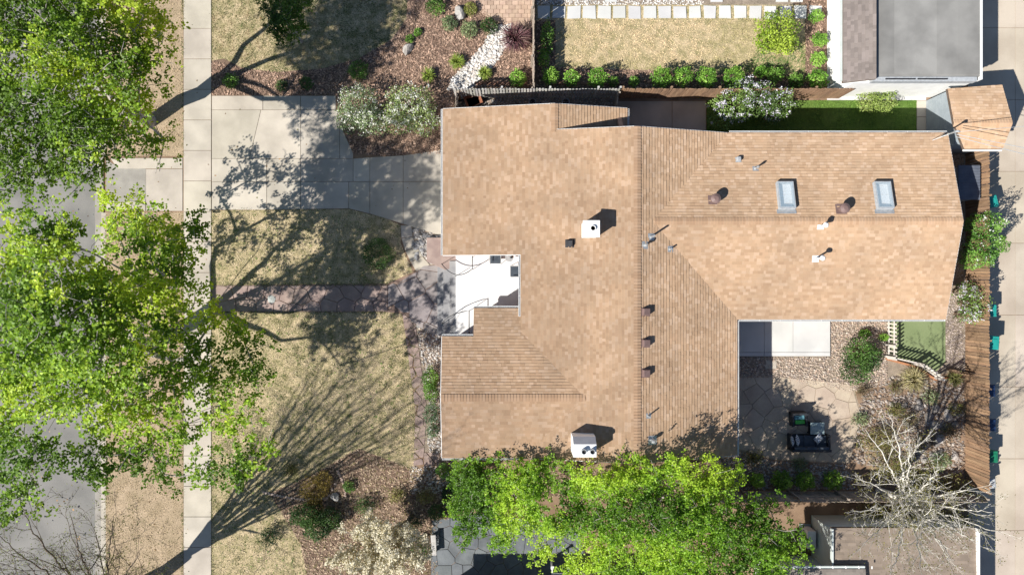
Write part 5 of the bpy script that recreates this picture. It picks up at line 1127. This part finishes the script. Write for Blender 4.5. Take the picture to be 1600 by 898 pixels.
shrub('border_shrub', 'green shrub under the first bright tree by the roof corner', [(718, 752, .6, .6, 1.4)], BR, 700, (.06, .1), 211)
for i, (x, y, r, lab) in enumerate([(714, 97, .45, 'yellow green grass clump above the pebble band'), (670, 118, .42, 'yellow green grass clump left of the pebble band'), (757, 115, .4, 'yellow green grass clump right of the pebble band')]):
    tuft('grass_clump', lab, x, y, r, .5, [(.16, .24, .03), (.24, .32, .05), (.30, .36, .08)], 260, 220+i, w=.035)
shrub('garden_shrub', 'round leafy green shrub under the picket fence corner', [(809, 122, .42, .42, .7)], BR, 520, (.06, .1), 223)
for i, (x, y, r, c, lab) in enumerate([(360, 126, .4, LG, 'small green shrub at the drive edge near the pavement'), (440, 134, .3, DK, 'tiny dark plant in the mulch along the drive'), (478, 130, .35, DK, 'dark low shrub in the mulch, nearer the flowering shrubs'), (560, 110, .5, LG, 'green shrub above the flowering shrubs'),
     (765, 40, .45, DK, 'dark green shrub at the edge of the brick pavers'), (702, 36, .4, VB, 'silvery shrub left of the garden boulder'), (733, 46, .45, VB, 'silvery shrub below the garden boulder'), (680, 8, .5, LG, 'green shrub at the top edge left of the pavers'), (653, 50, .22, LG, 'tiny green plant in the mulch, upper one'), (640, 61, .22, LG, 'tiny green plant touching the grey boulder'), (735, 14, .35, [(.16, .18, .04), (.22, .24, .06)], 'olive plant beside the paver pad'),
     (545, 760, .3, LG, 'green sprig beside the pale grey boulder'), (700, 770, .35, DK, 'dark shrub in the leaf litter under the green tree')]):
    shrub('garden_plant', lab, [(x, y, r, r, r*1.3)], c, int(500*r*r/.12*.6)+80, (.05, .08), 230+i, stems=5)
# purple barberry
rg = np.random.default_rng(9)
tuft('barberry', 'purple spiky barberry shrub beside the dividing fence', 805, 62, .85, 1.1, [(.14, .06, .07), (.20, .09, .10), (.10, .05, .06), (.24, .16, .14)], 420, 250, 'shrub', w=.04)
NR = [(860, 119, .42), (893, 121, .42), (934, 121, .5), (959, 127, .26), (991, 127, .28), (1034, 120, .5), (1068, 119, .48), (1105, 120, .5), (1146, 120, .5)]
for i, (x, y, r) in enumerate(NR): shrub('row_shrub', f'{ordinal(i)} green shrub from the left in the neighbour fence row', [(x, y, r, r, r*2.7)], BR if r > .3 else LG, int(2600*r*r), (.06, .1), 260+i, group='neighbour shrub row', stems=6)
for i, (x, y, r, lab) in enumerate([(1212, 116, .45, 'green shrub behind the lilac, in the neighbour bed'), (1244, 126, .4, 'darker shrub between lilac and corner shrub in the neighbour bed'), (1281, 62, .4, 'upper shrub of the bed beside the white wall'), (1279, 92, .42, 'middle shrub of the bed beside the white wall'), (1278, 123, .52, 'lower and largest shrub of the bed beside the white wall'), (1276, 25, .38, 'topmost shrub of the bed beside the white wall'), (1190, 112, .35, 'small shrub hidden left behind the lilac')]): shrub('bed_shrub', lab, [(x, y, r, r*.9, r*1.7)], LG if i < 2 else BR, int(2600*r*r), (.06, .1), 280+i, stems=6)
shrub('yellow_shrub', 'large yellow green shrub on the neighbour lawn', [(1215, 48, 1.0, 1.0, 2.2), (1200, 62, .6, .6, 1.7), (1228, 68, .6, .5, 1.6)], [(.12, .20, .018), (.22, .31, .03), (.30, .39, .05)], 2300, (.07, .12), 290)
shrub('dark_bed_plant', 'dark leafy plant beside the dividing fence in shade', [(855, 60, .35, .9, 1.0), (850, 90, .3, .5, .8)], LG, 700, (.06, .1), 291)
LILAC = [(.06, .11, .025), (.11, .18, .04), (.16, .25, .06)]; LW = [(.70, .68, .78), (.62, .60, .76), (.78, .77, .82)]
shrub('lilac', 'wide white lilac in bloom beside the side lawn', [(1145, 165, 1.1, .95, 2.2), (1185, 155, 1.1, .8, 2.4), (1215, 160, .9, .75, 2.2), (1130, 185, .8, .5, 1.8), (1205, 180, .7, .5, 1.8), (1160, 140, .8, .5, 2.0)], LILAC, 4200, (.06, .11), 292, petals=(2200, LW, (.05, .08), 11))
shrub('lawn_shrub', 'light olive green shrub at the upper edge of the side lawn', [(1358, 158, .6, .55, 1.2), (1380, 158, .65, .6, 1.3)], [(.12, .19, .04), (.20, .28, .06), (.27, .34, .10)], 1500, (.05, .09), 293)
shrub('clipped_shrub', 'clipped bright green shrub rising over the alley fence', [(1538, 352, .72, .65, 2.6), (1540, 385, .8, .7, 2.7), (1528, 405, .6, .5, 2.4)], [(.07, .17, .025), (.13, .26, .04), (.18, .33, .06)], 3600, (.06, .1), 294, petals=(300, WH, (.05, .08), 8), shell=.7)
shrub('lilac', 'white flowering lilac leaning on the alley fence', [(1512, 455, .5, .5, 2.0), (1522, 475, .65, .6, 2.2), (1515, 495, .5, .4, 2.0)], LILAC, 1000, (.06, .11), 295, petals=(700, LW, (.05, .08), 9), shell=.3)
shrub('patio_shrub', 'dark leafy shrub between the rear patio and the turf', [(1345, 548, .75, .7, 1.4), (1338, 575, .8, .8, 1.3), (1360, 560, .6, .7, 1.2)], [(.025, .06, .012), (.05, .11, .022), (.08, .16, .03)], 2400, (.06, .1), 296)
shrub('patio_plant', 'yellow green plant at the head of the dark patio shrub', [(1352, 521, .3, .22, .4)], BR, 260, (.05, .08), 297); shrub('patio_plant', 'yellow green plant touching the turf fence', [(1381, 527, .25, .2, .4)], BR, 220, (.05, .08), 298)
for i, x in enumerate((1183, 1222, 1258, 1302)): shrub('hedge_plant', f'{ordinal(i)} bright shrub from the left in the row by the rear fence', [(x, 750, .5 if i != 0 else .38, .48 if i != 0 else .36, .9)], [(.10, .20, .02), (.18, .31, .035), (.26, .40, .06)], 900, (.05, .09), 300+i, group='shrub row by the rear fence')
tuft('ornamental_grass', 'straw coloured ornamental grass below the turf fence', 1425, 592, .75, .8, [(.40, .35, .18), (.30, .28, .12), (.48, .42, .25)], 420, 310, w=.03)
tuft('ornamental_grass', 'olive ornamental grass beside the alley fence gate', 1490, 590, .5, .5, [(.16, .18, .05), (.26, .25, .10)], 220, 311, w=.03)
OL = [(.08, .085, .02), (.14, .145, .035), (.21, .20, .06)]
for i, (x, y, r, lab) in enumerate([(1365, 690, 1.0, 'olive shrub below the bare tree, nearest the sofa'), (1390, 725, 1.0, 'olive shrub under the bare tree trunk'), (1440, 745, .9, 'olive shrub between rock garden and bare tree trunk'), (1490, 760, .8, 'olive shrub in the fence corner under the bare tree'), (1420, 800, .9, 'olive shrub behind the rear board fence'), (1365, 800, .8, 'olive shrub behind the fence, left of the bare tree'), (1490, 810, .9, 'olive shrub beside the neighbour garage roof corner')]):
    shrub('olive_shrub', lab, [(x, y, r, r*.8, .9), (x+18, y+10, r*.6, r*.6, .7)], OL, int(900*r), (.04, .07), 320+i, shell=.3, stems=14)

for i, (x, y, r, lab) in enumerate([(420, 838, .6, 'dark low shrub on the corner lawn below the stone edging'), (455, 735, .45, 'low olive shrub above the curved stone edging'), (570, 790, .55, 'dark shrub between the pale boulder and the blossoming tree'), (620, 775, .5, 'twiggy olive shrub in the border below the south lawn'), (665, 775, .5, 'twiggy olive shrub beside the pale stones at the path end'), (645, 820, .45, 'dark twiggy shrub right of the blossoming tree'), (735, 775, .5, 'dark shrub in shade beside the first bright tree')]):
    shrub('border_shrub', lab, [(x, y, r, r*.85, r*1.2)], OL if i in (1, 3, 4) else DK, int(1700*r*r), (.04, .07), 350+i, shell=.3, stems=14)
for i, (x, y, r, lab) in enumerate([(1345, 655, .5, 'low olive plant at the patio corner beside the rocks'), (1400, 640, .5, 'grey green plant at the upper edge of the rock garden'), (1455, 620, .5, 'straw green plant below the turf gate'), (1495, 640, .45, 'olive plant between rocks and alley fence'), (1470, 720, .6, 'dark olive plant at the lower edge of the rock garden'), (1180, 715, .5, 'low grey green plant by the patio wall end'), (1250, 725, .45, 'low olive plant behind the sofa')]):
    shrub('rockery_plant', lab, [(x, y, r, r*.8, r*.9)], OL if i % 2 else VB, int(1500*r*r), (.04, .07), 370+i, shell=.3, stems=14)

for i, (x, y, r, lab) in enumerate([(1380, 680, .7, 'brown twiggy shrub left of the bare tree limbs'), (1420, 655, .6, 'brown twiggy shrub among the upper rocks'), (1485, 675, .6, 'brown twiggy shrub between rocks and fence shade'), (1445, 690, .6, 'brown twiggy shrub in the middle of the rock garden'), (1350, 610, .5, 'grey brown plant below the dark patio shrub'), (1400, 605, .5, 'grey brown plant beside the straw coloured grass')]):
    shrub('twiggy_shrub', lab, [(x, y, r, r*.85, r)], [(.10, .085, .05), (.17, .14, .085), (.14, .14, .05)], int(1400*r*r), (.03, .06), 390+i, shell=.25, stems=30)
